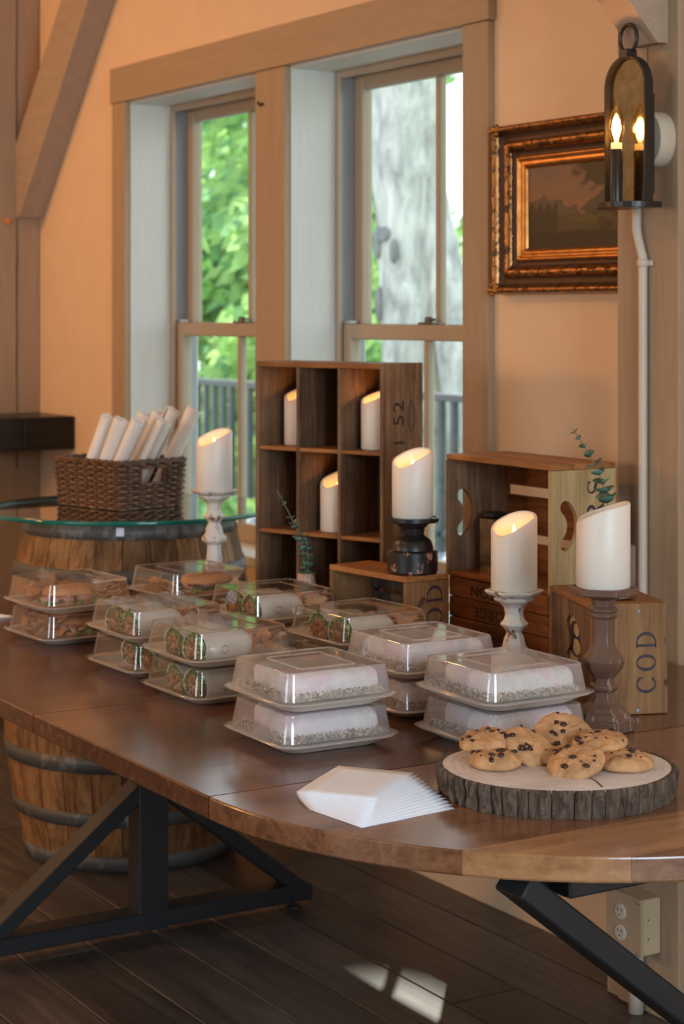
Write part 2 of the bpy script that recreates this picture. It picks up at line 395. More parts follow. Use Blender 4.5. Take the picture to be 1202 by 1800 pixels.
# brace at left, rises to the right along the wall
def brace(name, P, Q, across, t, mat, label):
    P = Vector(P); Q = Vector(Q); d = (Q - P); L = d.length; d.normalize(); a = Vector(across).normalized(); u = d.cross(a).normalized()
    Mx = Matrix((( d.x, a.x, u.x, P.x), (d.y, a.y, u.y, P.y), (d.z, a.z, u.z, P.z), (0, 0, 0, 1)))
    b = MB(); b.box(-.12, L, -t[0] / 2, t[0] / 2, -t[1] / 2, t[1] / 2, .003)
    o = b.build(name, mat); o.matrix_world = Mx; tag(o, label, 'brace'); return o
M_postX = wood('painted_timber_brace', (.35, .26, .18), (.39, .29, .205), (.42, .32, .23), 'X', rnd=(.98, 1.02), bump=.4, rough=.6)
def brace_poly(name, pts2d, plane, a0, a1, label):
    """outline in the (h, z) plane extruded across"""
    b = MB()
    R = [[(a, h, z) if plane == 'x' else (h, a, z) for h, z in pts2d] for a in (a0, a1)]
    b.rings(R); o = b.build(name, M_postX); autosm(o, 20); tag(o, label, 'brace'); return o
# slanted timbers cut flush against their posts
brace_poly('timber_brace', [(-6.771, 1.845), (-6.771, 2.08), (-5.60, 3.299), (-5.375, 3.299)][::1] and [(-6.771, 1.845), (-6.735, 1.845), (-5.46, ZC - .001), (-5.72, ZC - .001), (-6.771, 2.12)], 'y', 2.70, 2.798, 'slanting timber brace rising right from the far left post')
brace_poly('timber_brace', [(2.649, 2.045), (2.649, 2.30), (1.66, ZC - .001), (1.42, ZC - .001), (2.62, 2.045)], 'x', -3.112, -3.022, 'slanting pale timber brace above the candle lamp at right')
# dark mantel at left
m = MB(); m.box(-6.768, -6.44, .9, 2.598, .985, 1.106, .003); m.box(-6.768, -6.44, 2.60, 2.797, .985, 1.106, .003)
mt = wood('mantel_dark_wood', (.012, .010, .009), (.018, .015, .013), (.026, .022, .02), 'Y', rough=.32, rnd=(1, 1.01))
tag(m.build('mantel_shelf', mt), 'thick dark wooden shelf end at far left above the glass-topped barrel', 'shelf')

# ------------------------------------------------------------------ outside
M_deck = plain('deck_grey', (.30, .31, .31), .8); M_rail = plain('railing_charcoal', (.055, .065, .07), .5)
M_grass = plain('lawn_grass', (.10, .22, .035), .95, var=.5, vscale=1.2)
m = MB(); m.box(-60, 20, 3.1, 80, -.9, -.6); tag(m.build('lawn', M_grass), 'green lawn beyond the deck railing outside', 'lawn')['kind'] = 'stuff'
dk = thing('deck', 'grey board deck outside the windows', 'deck', (0, 0, 0))
for i in range(27):
    b = MB(); b.box(-18, 4, YW + WT + .03 + i * .15, YW + WT + .165 + i * .15, -.12, -.08, .004); b.build('deck_board', M_deck, dk)
for x in (-17, -13, -9, -5, -1, 3):
    b = MB(); b.box(x - .05, x + .05, 3.3, 7.0, -.6, -.12); b.build('joist', M_deck, dk)
rl = thing('deck_railing', 'dark metal railing with upright balusters outside the windows', 'railing', (0, 7.05, -.08))
b = MB(); b.box(-18, 4, -.03, .03, .99, 1.04, .004); b.build('top_rail', M_rail, rl)
b = MB(); b.box(-18, 4, -.02, .02, .10, .14, .004); b.build('bottom_rail', M_rail, rl)
b = MB(); b.box(-.02, .02, -.02, .02, 0, .99); b0 = b.build('baluster', M_rail, rl); b0.location = (-17.8, 0, 0)
for i in range(1, 110):
    x = -17.8 + i * .145
    if x > -7: break
    dup(b0, loc=(x, 0, 0), parent=rl)
# unseen overhang added to keep high sun off the table and crates
m = MB(); m.box(-9, 3.4, YW + WT, 3.92, 3.02, 3.12); m.box(-9, 3.4, 3.86, 3.94, 2.99, 3.2)
tag(m.build('sun_block_eave', M_jamb), 'white overhang added out of view above the windows to block high sun', 'eave')
# trees
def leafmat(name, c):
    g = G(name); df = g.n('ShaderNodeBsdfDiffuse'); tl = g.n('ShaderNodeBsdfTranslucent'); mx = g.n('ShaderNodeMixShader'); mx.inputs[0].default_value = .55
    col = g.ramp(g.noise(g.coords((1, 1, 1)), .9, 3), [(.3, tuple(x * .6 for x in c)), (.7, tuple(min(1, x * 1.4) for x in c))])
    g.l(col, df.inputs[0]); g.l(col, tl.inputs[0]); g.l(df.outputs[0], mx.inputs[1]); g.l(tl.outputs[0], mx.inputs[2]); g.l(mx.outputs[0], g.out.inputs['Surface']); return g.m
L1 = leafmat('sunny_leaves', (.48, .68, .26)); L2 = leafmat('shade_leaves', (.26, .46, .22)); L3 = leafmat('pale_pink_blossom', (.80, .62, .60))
def bark(name, c0, c1, sc=1.0):
    g = G(name); v = g.coords((1, 1, .35)); n = g.noise(v, 9 * sc, 6, .7, .6)
    g.l(g.ramp(n, [(.3, c0), (.65, c1)]), g.b.inputs['Base Color']); g.b.inputs['Roughness'].default_value = .9; g.bump(n, .8, .02); return g.m
M_bark = bark('grey_smooth_bark', (.20, .205, .19), (.66, .66, .60), 1.0)
def cloud(name, parent, blobs, n, sz, mats, seed):
    rnd = random.Random(seed); V = []; F = []; MI = []
    for i in range(n):
        (cx, cy, cz, rx, ry, rz) = rnd.choice(blobs)
        while True:
            u = Vector((rnd.uniform(-1, 1), rnd.uniform(-1, 1), rnd.uniform(-1, 1)))
            if u.length < 1: break
        if u.length < .35: u *= 1.6
        p = Vector((cx + u.x * rx, cy + u.y * ry, cz + u.z * rz)); s = sz * rnd.uniform(.6, 1.4); p.z = abs(p.z - .4) + .4
        a = Vector((rnd.gauss(0, 1), rnd.gauss(0, 1), rnd.gauss(0, 1))).normalized(); b = a.orthogonal().normalized(); c = a.cross(b)
        k = len(V); V += [tuple(p + b * s), tuple(p + c * s * .5), tuple(p - b * s), tuple(p - c * s * .5)]; F.append((k, k + 1, k + 2, k + 3)); MI.append(0 if rnd.random() < .7 else 1)
    o = mk(name, (V, F, MI), mats, parent); o['kind'] = 'stuff'; return o
def trunk(parent, path, rads, mat, n=20, amp=.06):
    t = MB(); R = []
    for (p, r) in zip(path, rads):
        R.append([(p[0] + cos(2 * pi * j / n) * r * (1 + amp * noise.noise((cos(2 * pi * j / n) * 2, sin(2 * pi * j / n) * 2, p[2] * .8))), p[1] + sin(2 * pi * j / n) * r * (1 + amp * noise.noise((cos(2 * pi * j / n) * 2, sin(2 * pi * j / n) * 2, p[2] * .8 + 9))), p[2]) for j in range(n)])
    t.rings(R); return t.build('trunk', mat, parent, True)
bt = thing('large_tree', 'big grey-barked tree trunk behind the right window pane', 'tree', (-12.15, 8.0, -.6))
trunk(bt, [(.20, 0, 0), (.18, 0, .9), (.16, 0, 1.9), (.11, 0, 2.8), (.04, 0, 3.4), (0, 0, 4.2), (0, 0, 7)], [.36, .27, .255, .26, .29, .32, .3], M_bark, 32, .12)
trunk(bt, [(.85, .15, 0), (.68, .12, 1.2), (.56, .1, 1.9), (.42, .1, 2.4), (.26, .08, 3.1)], [.18, .17, .16, .14, .10], M_bark, 24, .12)
for (ax, az, sx, sz_) in ((.04, 2.62, .04, .13), (.26, 2.55, .03, .10), (.06, 2.15, .025, .15), (.12, 2.68, .08, .06)):
    kb = MB(); kb.lathe([(.001, -.02), (.8, .0), (1, .02), (.75, .045), (.2, .03)], 14, M=T((ax, -.245, az)) @ RX(pi / 2) @ Matrix.Diagonal((sx, sz_, 1, 1)))
    kb.build('bark_scar', bark('dark_bark_scar', (.12, .12, .12), (.30, .30, .30)), bt, True)
cloud('foliage', bt, [(-1.15, .6, 10.9, 2.2, 2.0, 1.7), (-3.6, .6, 10.6, 2.4, 2.0, 2.0), (-2.6, 2, 12, 2.5, 2, 2), (-6.4, .6, 11.2, 2.4, 2, 2)], 9000, .27, [L1, L2], 3)  # crown out of view, placed and shaped to block sun beside the floor patch
spec = [(-24, 13, 5.2, 'tall sunlit tree filling the upper left window', L1, L2), (-19.5, 11.5, 3.0, 'leafy green tree low in the left window', L1, L2),
        (-22, 20, 6.0, 'pale tree behind the thick trunk to its left', L1, L3), (-14.5, 17.5, 5.5, 'tree with pinkish light leaves right of the thick trunk', L3, L1),
        (-12.3, 15, 1.5, 'green bush low behind the right window muntin', L1, L2), (-31, 18, 7.5, 'far dense tree beyond the left window', L2, L1),
        (-26, 26, 8, 'distant tree between the two windows', L2, L1), (-18, 30, 8, 'farthest tree beyond the lawn', L2, L3)]
for i, (x, y, h, lb, a, b_) in enumerate(spec):
    t = thing('tree' if i != 4 else 'bush', lb, 'tree' if i != 4 else 'bush', (x, y, -.6), 0, 'trees beyond the lawn')
    trunk(t, [(0, 0, 0), (.05, 0, h * .35), (0, .05, h * .7)], [.16, .12, .06], M_bark)
    r_ = random.Random(i)
    bl = [(r_.uniform(-1, 1) * h * .35, r_.uniform(-.8, .8), h * r_.uniform(.12, 1.05), h * .28, h * .28, h * .2) for _ in range(11)]
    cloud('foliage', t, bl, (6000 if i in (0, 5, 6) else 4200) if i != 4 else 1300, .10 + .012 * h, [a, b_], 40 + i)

# ------------------------------------------------------------------ dining table
TY, TR, TXL, TXR, TZ, TT = 1.97, .66, -3.88, -2.52, .76, .036
def half(x):
    d = x - TXR if x > TXR else (TXL - x if x < TXL else 0)
    return sqrt(max(0, TR * TR - d * d))
table = thing('dining_table', 'long walnut dining table with rounded ends and black steel legs', 'table', (-3.2, TY, 0))
cuts = [-4.5395, -4.42, -4.24, -4.06, -3.88, -3.70, -3.53, -3.37, -3.20, -3.03, -2.86, -2.69, -2.52, -2.28, -2.09, -1.947, -1.8605]
for i in range(len(cuts) - 1):
    x0, x1 = cuts[i], cuts[i + 1]
    seam0 = .0017 if cuts[i] in (-3.88, -3.2, -2.52) else .0002
    seam1 = .0017 if cuts[i + 1] in (-3.88, -3.2, -2.52) else .0002
    a, b = x0 + seam0, x1 - seam1; n = 14; cx = (x0 + x1) / 2
    xs_ = [a + (b - a) * (.5 - .5 * cos(pi * k / n)) for k in range(n + 1)]
    low = [(x, -half(x)) for x in xs_]; up = [(x, half(x)) for x in xs_[::-1]]
    out = low + up
    def ring(z, ins): return [(x + (ins * .1 if k % (2 * n + 2) in (0, 2 * n + 1) else 0) - cx, y_ - ins * (1 if y_ > 0 else -1) if abs(y_) > ins * 2 else y_ * .9, z) for k, (x, y_) in enumerate(out)]
    bm_ = MB(); bm_.rings([ring(-TT + .001, .003), ring(-TT + .004, 0), ring(-.003, 0), ring(-.001, .001), ring(0, .003)])
    o = bm_.build('plank', M_tablt if i == 14 else (M_tabm if i > 11 else M_tab), table); o.location = (cx + 3.2, 0, TZ)
    if i == 14: o['label'] = 'pale sapwood plank near the rounded end'
def leg_frame(X, tb=.435):
    lf = MB(); x0, x1 = -.033, .033
    lf.box(x0, x1, -.038, .038, .02, .722, .003)
    lf.box(x0 - .001, x1 + .001, -.435, .435, .025, .065, .003)
    lf.box(x0 - .001, x1 + .001, -tb, tb, .685, .7225, .003)
    for s in (-1, 1):
        P = Vector((0, s * .415, .05)); Q = Vector((0, -s * .43, .712)); d = Q - P; L = d.length; an = atan2(d.z, d.y)
        Mx = T(P) @ RX(an); e = .0005 * s
        lf.box(x0 + .0015 + e, x1 - .0015 + e, 0, L, -.018, .018, .003, M=Mx)
    o = lf.build('leg_frame', M_blk, table); o.location = (X + 3.2, 0, 0)
    for s in (-1, 1):
        ft = MB(); ft.lathe([(.018, 0), (.018, .008), (.008, .01), (.008, .026)], 14); q = ft.build('levelling_foot', M_blk, o); q.location = (0, s * .40, 0)
leg_frame(-4.10); leg_frame(-2.07, .36)
for yy in (-.30, .30):
    b = MB(); b.box(-1.0, 1.10, yy - .02, yy + .02, .665, .685 - .001, .002); b.build('slide_rail', M_blk, table)

# ------------------------------------------------------------------ barrel
barrel = thing('wine_barrel', 'old oak wine barrel with galvanised hoops under a glass top', 'barrel', (-4.84, 2.27, 0), .1)
def br(z): u = (z - .465) / .465; return .352 - .068 * u * u
M_oak = wood('oak_stave', (.14, .055, .02), (.30, .145, .055), (.42, .235, .10), 'Z', rough=.6, rnd=(.55, 1.25), blotch=.55)
M_hoop = chipped('galvanised_hoop', (.085, .082, .075), (.17, .165, .155), .55, .5, 8); 
NS = 26
st = MB(); da = pi / NS - .004; zz = [i * .93 / 12 for i in range(13)]
R = []
for z in zz:
    r = br(z); ri = r - .026
    R.append([(r * cos(-da), r * sin(-da), z), (r * cos(0) * 1.0006, 0, z), (r * cos(da), r * sin(da), z), (ri * cos(da), ri * sin(da), z), (ri * cos(-da), ri * sin(-da), z)])
st.rings(R); s0 = st.build('stave', M_oak, barrel); s0.location = (0, 0, 0)
for i in range(1, NS): dup(s0, parent=barrel, rot=(0, 0, 2 * pi * i / NS))
for (z, h) in ((.022, .042), (.145, .038), (.295, .042), (.635, .042), (.785, .038), (.822, .0), (.905, .046)):
    if not h: continue
    hb = MB(); a, b = z - h / 2, z + h / 2
    hb.lathe([(br(a) + .0005, a), (br(a) + .0035, a), (br(z) + .004, z), (br(b) + .0035, b), (br(b) + .0005, b)], 64, cap0=False, cap1=False)
    hb.build('hoop', M_hoop, barrel, True)
hd = MB(); hd.lathe([(.255, .885), (.255, .905)], 48); hd.build('barrel_head', M_oak, barrel)
sk = MB(); a0 = rad(-38)
sk.rings([[((br(z) + .006) * cos(a0 + k * .07 / 3), (br(z) + .006) * sin(a0 + k * .07 / 3), z) for k in range(4)] for z in (.893, .915)], close=False, cap0=False, cap1=False)
o = sk.build('paper_sticker', M_paper, barrel); o['label'] = 'small white sticker on the top hoop'
m_ge = G('glass_edge_teal'); m_ge.b.inputs['Base Color'].default_value = (.01, .20, .15, 1); m_ge.b.inputs['Roughness'].default_value = .08; m_ge.b.inputs['Transmission Weight'].default_value = .35
gt = MB(); gt.lathe([(.398, 0), (.400, .002), (.400, .010), (.398, .012)], 96, cap0=False, cap1=False)
e = thing('glass_tabletop', 'round green-edged glass top lying on the wine barrel', 'glass top', (-4.84, 2.27, .9305))
gt.build('glass_edge', m_ge.m, e, True)
gf = MB(); gf.lathe([(.001, .012), (.398, .012)], 96, cap0=False, cap1=False); gf.lathe([(.398, 0), (.001, 0)], 96, cap0=False, cap1=False)
gf.build('glass_disc', clear('green_tinted_glass', (.80, .90, .86), refl=1.5, rough=.02), e, True)
GZ = .9305 + .0121
# basket
M_wick = plain('dark_wicker', (.085, .034, .015), .5, var=.6, vscale=40)
M_wick2 = plain('light_wicker', (.15, .075, .04), .5, var=.5, vscale=40)
bk = thing('wicker_basket', 'dark woven rectangular basket on the glass barrel top', 'basket', (-4.875, 2.255, GZ), rad(13.5))
HX, HY, HZ = .135, .108, .128
def rectpath(hx, hy, n=20):
    P = []
    for (ax, ay, bx, by) in ((-hx, -hy, hx, -hy), (hx, -hy, hx, hy), (hx, hy, -hx, hy), (-hx, hy, -hx, -hy)):
        m_ = int(n * (abs(bx - ax) + abs(by - ay)) / (2 * hx))
        for k in range(m_): P.append((ax + (bx - ax) * k / m_, ay + (by - ay) * k / m_, (0 if by == ay else 1)))
    return P
RP = rectpath(HX, HY, 26)
for r_ in range(16):
    z = .005 + r_ * .0079; fl_ = 1 + .07 * z / HZ
    pts = []
    for i, (x, y_, sd) in enumerate(RP):
        off = .0035 * (1 if (i // 2 + r_) % 2 else -1) + random.uniform(-.001, .001)
        nx, ny = (0, (1 if y_ > 0 else -1)) if sd == 0 else ((1 if x > 0 else -1), 0)
        pts.append(((x + nx * off) * fl_, (y_ + ny * off) * fl_, z + random.uniform(-.0012, .0012)))
    hole = 9 <= r_ <= 13
    if not hole:
        b = MB(); b.tube(pts, .0045, 6, closed=True); b.build('wicker_strand', M_wick if r_ % 2 else M_wick2, bk, True)
    else:
        segs = []; cur = []
        for p in pts + [pts[0]]:
            if abs(p[0]) > HX - .02 and abs(p[1]) < .042:
                if len(cur) > 1: segs.append(cur)
                cur = []
            else: cur.append(p)
        if len(cur) > 1: segs.append(cur)
        b = MB()
        for sg in segs: b.tube(sg, .0045, 6)
        b.build('wicker_strand', M_wick if r_ % 2 else M_wick2, bk, True)
b = MB()
for q in range(2):
    b.tube([(x * 1.075 + .0, y_ * 1.075, .131 + .004 * sin(i * 1.3 + q * pi)) for i, (x, y_, s_) in enumerate(RP)], .0052, 6, closed=True)
b.build('braided_rim', M_wick, bk, True)
b = MB()
for i, (x, y_, s_) in enumerate(RP):
    if i % 4 == 0 and not (abs(x) > HX - .02 and abs(y_) < .04): b.tube([(x, y_, .002), (x * 1.065, y_ * 1.065, .13)], .0035, 5)
for sx in (-1, 1):
    for sy in (-1, 1): b.tube([(sx * HX * 1.05, sy * .042, .068), (sx * HX * 1.06, sy * .042, .12)], .006, 6)
b.build('stake', M_wick, bk)['kind'] = 'stuff'
b = MB(); b.box(-HX + .004, HX - .004, -HY + .004, HY - .004, .001, .006); b.build('basket_base', M_wick, bk)
# napkin rolls, leaning
def roll(i, x, y_, tx, ty, L, lab):
    e = thing('rolled_napkin', lab, 'napkin', (0, 0, 0), 0, 'rolled napkins in the basket')
    rr = .0225; n = 22; R = []; turns = 2.6; N = 46
    for zf in (0, .02, .25, .5, .75, .985, 1.0):
        ring = []
        for k in range(N):
            u = k / (N - 1); a = u * turns * 2 * pi + i; r = rr * (.25 + .75 * u) * (1 + .03 * noise.noise((u * 9, zf * 3, i)))
            dz = (.006 * noise.noise((u * 14, i * 3.1, 0)) if zf > .98 else 0) - (.004 * (1 - u) if zf == 1.0 else 0)
            ring.append((r * cos(a), r * sin(a), zf * L + dz))
        R.append(ring)
    b = MB(); b.rings(R, close=False, cap0=False, cap1=False)
    o = b.build('napkin_cloth', M_cloth, e, True); sm = o.modifiers.new('s', 'SOLIDIFY'); sm.thickness = .0022; sm.offset = 0
    B = Matrix.Translation(bk.location) @ RZ(rad(13.5))
    p = B @ Vector((x, y_, .010)); d = (B.to_3x3() @ Vector((tx, ty, 1))).normalized()
    e.matrix_world = T(p) @ d.to_track_quat('Z', 'Y').to_matrix().to_4x4()
rl_ = [(-.098, -.07, .42, .12, .262, 'leftmost rolled white napkin leaning in the basket'),
       (-.105, .03, .55, .15, .285, 'rolled white napkin at the back left of the basket'),
       (-.040, -.072, .45, .10, .262, 'second rolled napkin from the left in the front row'),
       (-.050, .035, .50, .18, .285, 'rolled white napkin in the middle of the back row'),
       (.012, -.072, .48, .15, .262, 'third rolled napkin from the left in the front row, ends frayed'),
       (-.000, .045, .45, .20, .290, 'rolled white napkin standing highest at the back of the basket'),
       (.050, -.02, .48, .22, .262, 'rolled napkin showing through the basket handle gap'),
       (.062, .062, .38, .28, .290, 'rightmost rolled white napkin leaning over the basket end')]
for i, a in enumerate(rl_): roll(i, *a)

# ------------------------------------------------------------------ lettering helpers
def text_part(s, size, parent, M_, mat, name='lettering', align='CENTER', ext=.0004, sx=1.0):
    cu = bpy.data.curves.new('t', 'FONT'); cu.body = s; cu.size = size; cu.align_x = align; cu.align_y = 'CENTER'; cu.extrude = ext; cu.space_character = 1.08
    ob = bpy.data.objects.new('t', cu); C.objects.link(ob)
    dg = bpy.context.evaluated_depsgraph_get(); me = bpy.data.meshes.new_from_object(ob.evaluated_get(dg))
    bpy.data.objects.remove(ob); bpy.data.curves.remove(cu)
    o = bpy.data.objects.new(name, me); C.objects.link(o); me.materials.clear(); me.materials.append(mat)
    o.parent = parent; o.matrix_local = M_ @ Matrix.Diagonal((sx, 1, 1, 1)); return o
def ribbon(m, pts, wds, t=.0006, M=None):
    n = len(pts); L = []; Rr = []
    for i in range(n):
        a = Vector(pts[max(i - 1, 0)]); b = Vector(pts[min(i + 1, n - 1)]); d = (b - a).normalized(); q = Vector((-d.y, d.x)) * wds[i] / 2; p = Vector(pts[i])
        L.append(p + q); Rr.append(p - q)
    rings = [[(L[i].x, L[i].y, 0), (Rr[i].x, Rr[i].y, 0), (Rr[i].x, Rr[i].y, t), (L[i].x, L[i].y, t)] for i in range(n)]
    m.rings(rings, M=M)
def serif(ch, m, M):   # glyph in a box 0..1 wide .8, drawn with thick and thin strokes
    def arc(cx, cy, rx, ry, a0, a1, f, n=26):
        P = [(cx + rx * cos(rad(a0 + (a1 - a0) * k / n)), cy + ry * sin(rad(a0 + (a1 - a0) * k / n))) for k in range(n + 1)]
        ribbon(m, P, [f(rad(a0 + (a1 - a0) * k / n)) for k in range(n + 1)], M=M)
    st_ = lambda a: .045 + .11 * abs(cos(a)) ** 1.3
    if ch == 'O': arc(.42, .5, .34, .44, 0, 360, st_)
    if ch == 'C':
        arc(.45, .5, .36, .44, 42, 318, st_); ribbon(m, [(.76, .95), (.76, .68)], [.02, .10], M=M); ribbon(m, [(.76, .22), (.74, .10)], [.09, .02], M=M)
    if ch == 'D':
        ribbon(m, [(.17, .03), (.17, .97)], [.13, .13], M=M); arc(.3, .5, .47, .445, -90, 90, st_)
        for yy in (.05, .945): ribbon(m, [(.04, yy), (.34, yy)], [.05, .05], M=M)
    if ch in 'RB':
        ribbon(m, [(.17, .03), (.17, .97)], [.13, .13], M=M); arc(.3, .72, .33, .225, -90, 90, st_)
        for yy in (.04, .945): ribbon(m, [(.04, yy), (.32, yy)], [.05, .05], M=M)
        ribbon(m, [(.30, .50), (.48, .42), (.66, .08), (.80, .04)], [.05, .12, .12, .04], M=M)
    if ch == 'E':
        ribbon(m, [(.17, .03), (.17, .97)], [.13, .13], M=M)
        for yy, x1 in ((.05, .70), (.5, .55), (.945, .68)): ribbon(m, [(.04, yy), (x1, yy)], [.05, .06], M=M)
        ribbon(m, [(.68, .04), (.72, .26)], [.09, .02], M=M); ribbon(m, [(.66, .96), (.68, .76)], [.09, .02], M=M)
    if ch == 'S':
        P = []; 
        for k in range(21): a = rad(40 + 230 * k / 20); P.append((.40 + .25 * cos(a), .72 + .21 * sin(a)))
        for k in range(1, 21): a = rad(90 - 230 * k / 20); P.append((.40 + .28 * cos(a), .27 + .23 * sin(a)))
        ribbon(m, P, [.05 + .10 * math.exp(-((k - 21) / 8) ** 2) for k in range(len(P))], M=M)
        ribbon(m, [(.62, .98), (.62, .76)], [.02, .08], M=M); ribbon(m, [(.10, .28), (.12, .02)], [.09, .02], M=M)
    if ch == '8':
        arc(.4, .73, .21, .21, 0, 360, st_); arc(.4, .28, .27, .25, 0, 360, st_)
def kidney(cx, cz, R=.052, w=.0145, a=52, sgn=1):
    P = []; n = 12
    for k in range(n + 1):
        t = rad(-a + 2 * a * k / n); P.append((cx + sgn * ((R + w) * cos(t) - R), cz + (R + w) * sin(t)))
    e = rad(a); 
    for k in range(1, 8):
        t = e + pi * k / 8; P.append((cx + sgn * (R * cos(e) - R + w * cos(t)), cz + R * sin(e) + w * sin(t)))
    for k in range(n + 1):
        t = rad(a - 2 * a * k / n); P.append((cx + sgn * ((R - w) * cos(t) - R), cz + (R - w) * sin(t)))
    for k in range(1, 8):
        t = -e + pi + pi * k / 8; P.append((cx + sgn * (R * cos(e) - R + w * cos(t)), cz - R * sin(e) + w * sin(t)))
    return P
def box_part(name, mat, par, *a, c=.0015): b = MB(); b.box(*a, c); return b.build(name, mat, par)

# ------------------------------------------------------------------ tall cubby crate
CW, CD, CH = .383, .152, .607
cub = thing('cubby_crate', 'tall weathered wooden crate of nine open compartments standing on the table', 'crate', (-3.97, 2.19, .7605), rad(19.9))
t_ = .010
box_part('side_panel', M_cub, cub, 0, t_, 0, CD, 0, CH)
rp_ = box_part('side_panel', M_cub, cub, CW - t_, CW, 0, CD * .47, 0, CH); 
box_part('side_panel', M_cub, cub, CW - t_, CW, CD * .475, CD, 0, CH)
box_part('top_panel', M_pineH, cub, t_, CW - t_, 0, CD, CH - .013, CH - .0005)
box_part('bottom_panel', M_pineH, cub, t_, CW - t_, 0, CD, .0005, .013)
for i in range(5): box_part('back_board', M_cubd, cub, t_ + i * (CW - 2 * t_) / 5 + .0008, t_ + (i + 1) * (CW - 2 * t_) / 5 - .0008, CD - .010, CD, .013, CH - .013)
cw = (CW - 2 * t_ - 2 * .009) / 3
for i in (1, 2): x = t_ + i * cw + (i - 1) * .009; box_part('divider', M_cub, cub, x, x + .009, .001, CD - .010, .013, CH - .013)
ch = (CH - .026 - .018) / 3
for r_ in (1, 2):
    z = .013 + r_ * ch + (r_ - 1) * .009
    for c_ in range(3): x = t_ + c_ * (cw + .009); box_part('shelf', M_pineH, cub, x, x + cw, .002, CD - .010, z, z + .009)
MR = Matrix(((0, 0, 1, 0), (-0, 1, 0, 0), (-1, 0, 0, 0), (0, 0, 0, 1)))
def side_face(x, y_, z):   # text plane facing local +X, reading upwards
    return T((x, y_, z)) @ Matrix(((0, 0, 1, 0), (0, -1, 0, 0), (1, 0, 0, 0), (0, 0, 0, 1)))
def side_up(x, y_, z):     # glyph x-axis -> +Z, glyph y-axis -> -Y, normal +X
    return T((x, y_, z)) @ Matrix(((0, 0, 1, 0), (0, -1, 0, 0), (1, 0, 0, 0), (0, 0, 0, 1)))
text_part('52', .058, cub, side_up(CW + .0002, .060, .492), M_ink)
text_part('I', .058, cub, side_up(CW + .0002, .062, .425), M_ink)
text_part('T', .050, cub, side_up(CW + .0002, .062, .372), M_ink)
b = MB(); b.tube([(CW + .0002, .107 + .013 * cos(a * pi / 12), .485 + .034 * sin(a * pi / 12)) for a in range(24)], .0012, 4, closed=True)
b.tube([(CW + .0002, .107 + .007 * cos(a * pi / 12), .485 + .026 * sin(a * pi / 12)) for a in range(24)], .0008, 4, closed=True); b.build('stamp_mark', M_ink, cub)

# ------------------------------------------------------------------ candles
def candle(label, loc, rz, h=.149, r=.0455, flame=True, power=.05, group='flameless pillar candles', drop=.036, ex=.62):
    e = thing('pillar_candle', label, 'candle', loc, rz, group)
    n = 56; dish = h - .047
    def top(a):
        u = .5 + .5 * cos(a); return h - drop * (1 - u ** ex) + .0012 * sin(3 * a)
    b = MB(); R = []
    def ringf(rr, zf): return [(rr * cos(2 * pi * k / n), rr * sin(2 * pi * k / n), zf(2 * pi * k / n)) for k in range(n)]
    R = [ringf(r - .003, lambda a: 0), ringf(r, lambda a: .003), ringf(r, lambda a: top(a) * .5), ringf(r, lambda a: top(a) - .003), ringf(r - .0015, top), ringf(r - .004, lambda a: top(a) + .0002),
         ringf(r - .007, lambda a: top(a) - .004), ringf(r - .010, lambda a: (top(a) + dish) / 2), ringf(r - .014, lambda a: dish + .004), ringf(r - .022, lambda a: dish), ringf(.004, lambda a: dish)]
    b.rings(R); b.build('wax_body', M_wax, e, True)
    if flame:
        f = MB(); f.lathe([(.0008, 0), (.004, .004), (.0052, .010), (.0035, .018), (.0004, .026)], 14, M=Matrix.Diagonal((1, .45, 1, 1))); q = f.build('flame_tip', M_flame, e, True); q.location = (0, 0, dish)
        l = lamp('candle_glow', 'POINT', (0, 0, dish + .022), power, (1, .45, .12), .006); l.parent = e
    return e
CR = 58.51
def camang(a): return rad(CR + a)      # candle high side towards the right of the view
Rot = Matrix.Translation(cub.location) @ RZ(rad(19.9))
def inc(x, y_, z): return tuple(Rot @ Vector((x, y_, z)))
cx_ = [t_ + cw / 2 + i * (cw + .009) for i in range(3)]
s1 = .013 + 2 * ch + .009 + .009 + .0003; s2 = .013 + ch + .009 + .0003
candle('lit ivory candle in the upper left compartment of the tall crate', inc(cx_[0] + .006, .085, s1), camang(38), .142, .043)
candle('ivory candle in the upper right compartment of the tall crate', inc(cx_[2] + .002, .075, s1), camang(25), .142, .045, power=.12)
candle('ivory candle with visible flame in the central compartment of the tall crate', inc(cx_[1] + .006, .070, s2), camang(42), .142, .043, drop=.040)

# ------------------------------------------------------------------ candlesticks
def stick(name, label, loc, rz, prof, mat, n=6, cat='candlestick', parts=None, edge=None, a0=0, zs=1):
    e = thing(name, label, cat, loc, rz)
    for nm, pr, mt_ in parts:
        b = MB(); b.lathe([(q_, z_ * zs) for q_, z_ in pr], n, a0)
        o = b.build(nm, mt_, e); autosm(o, 35)
        mb_ = o.modifiers.new('b', 'BEVEL'); mb_.width = .0012; mb_.segments = 2; mb_.limit_method = 'ANGLE'; mb_.angle_limit = rad(25)
    return e
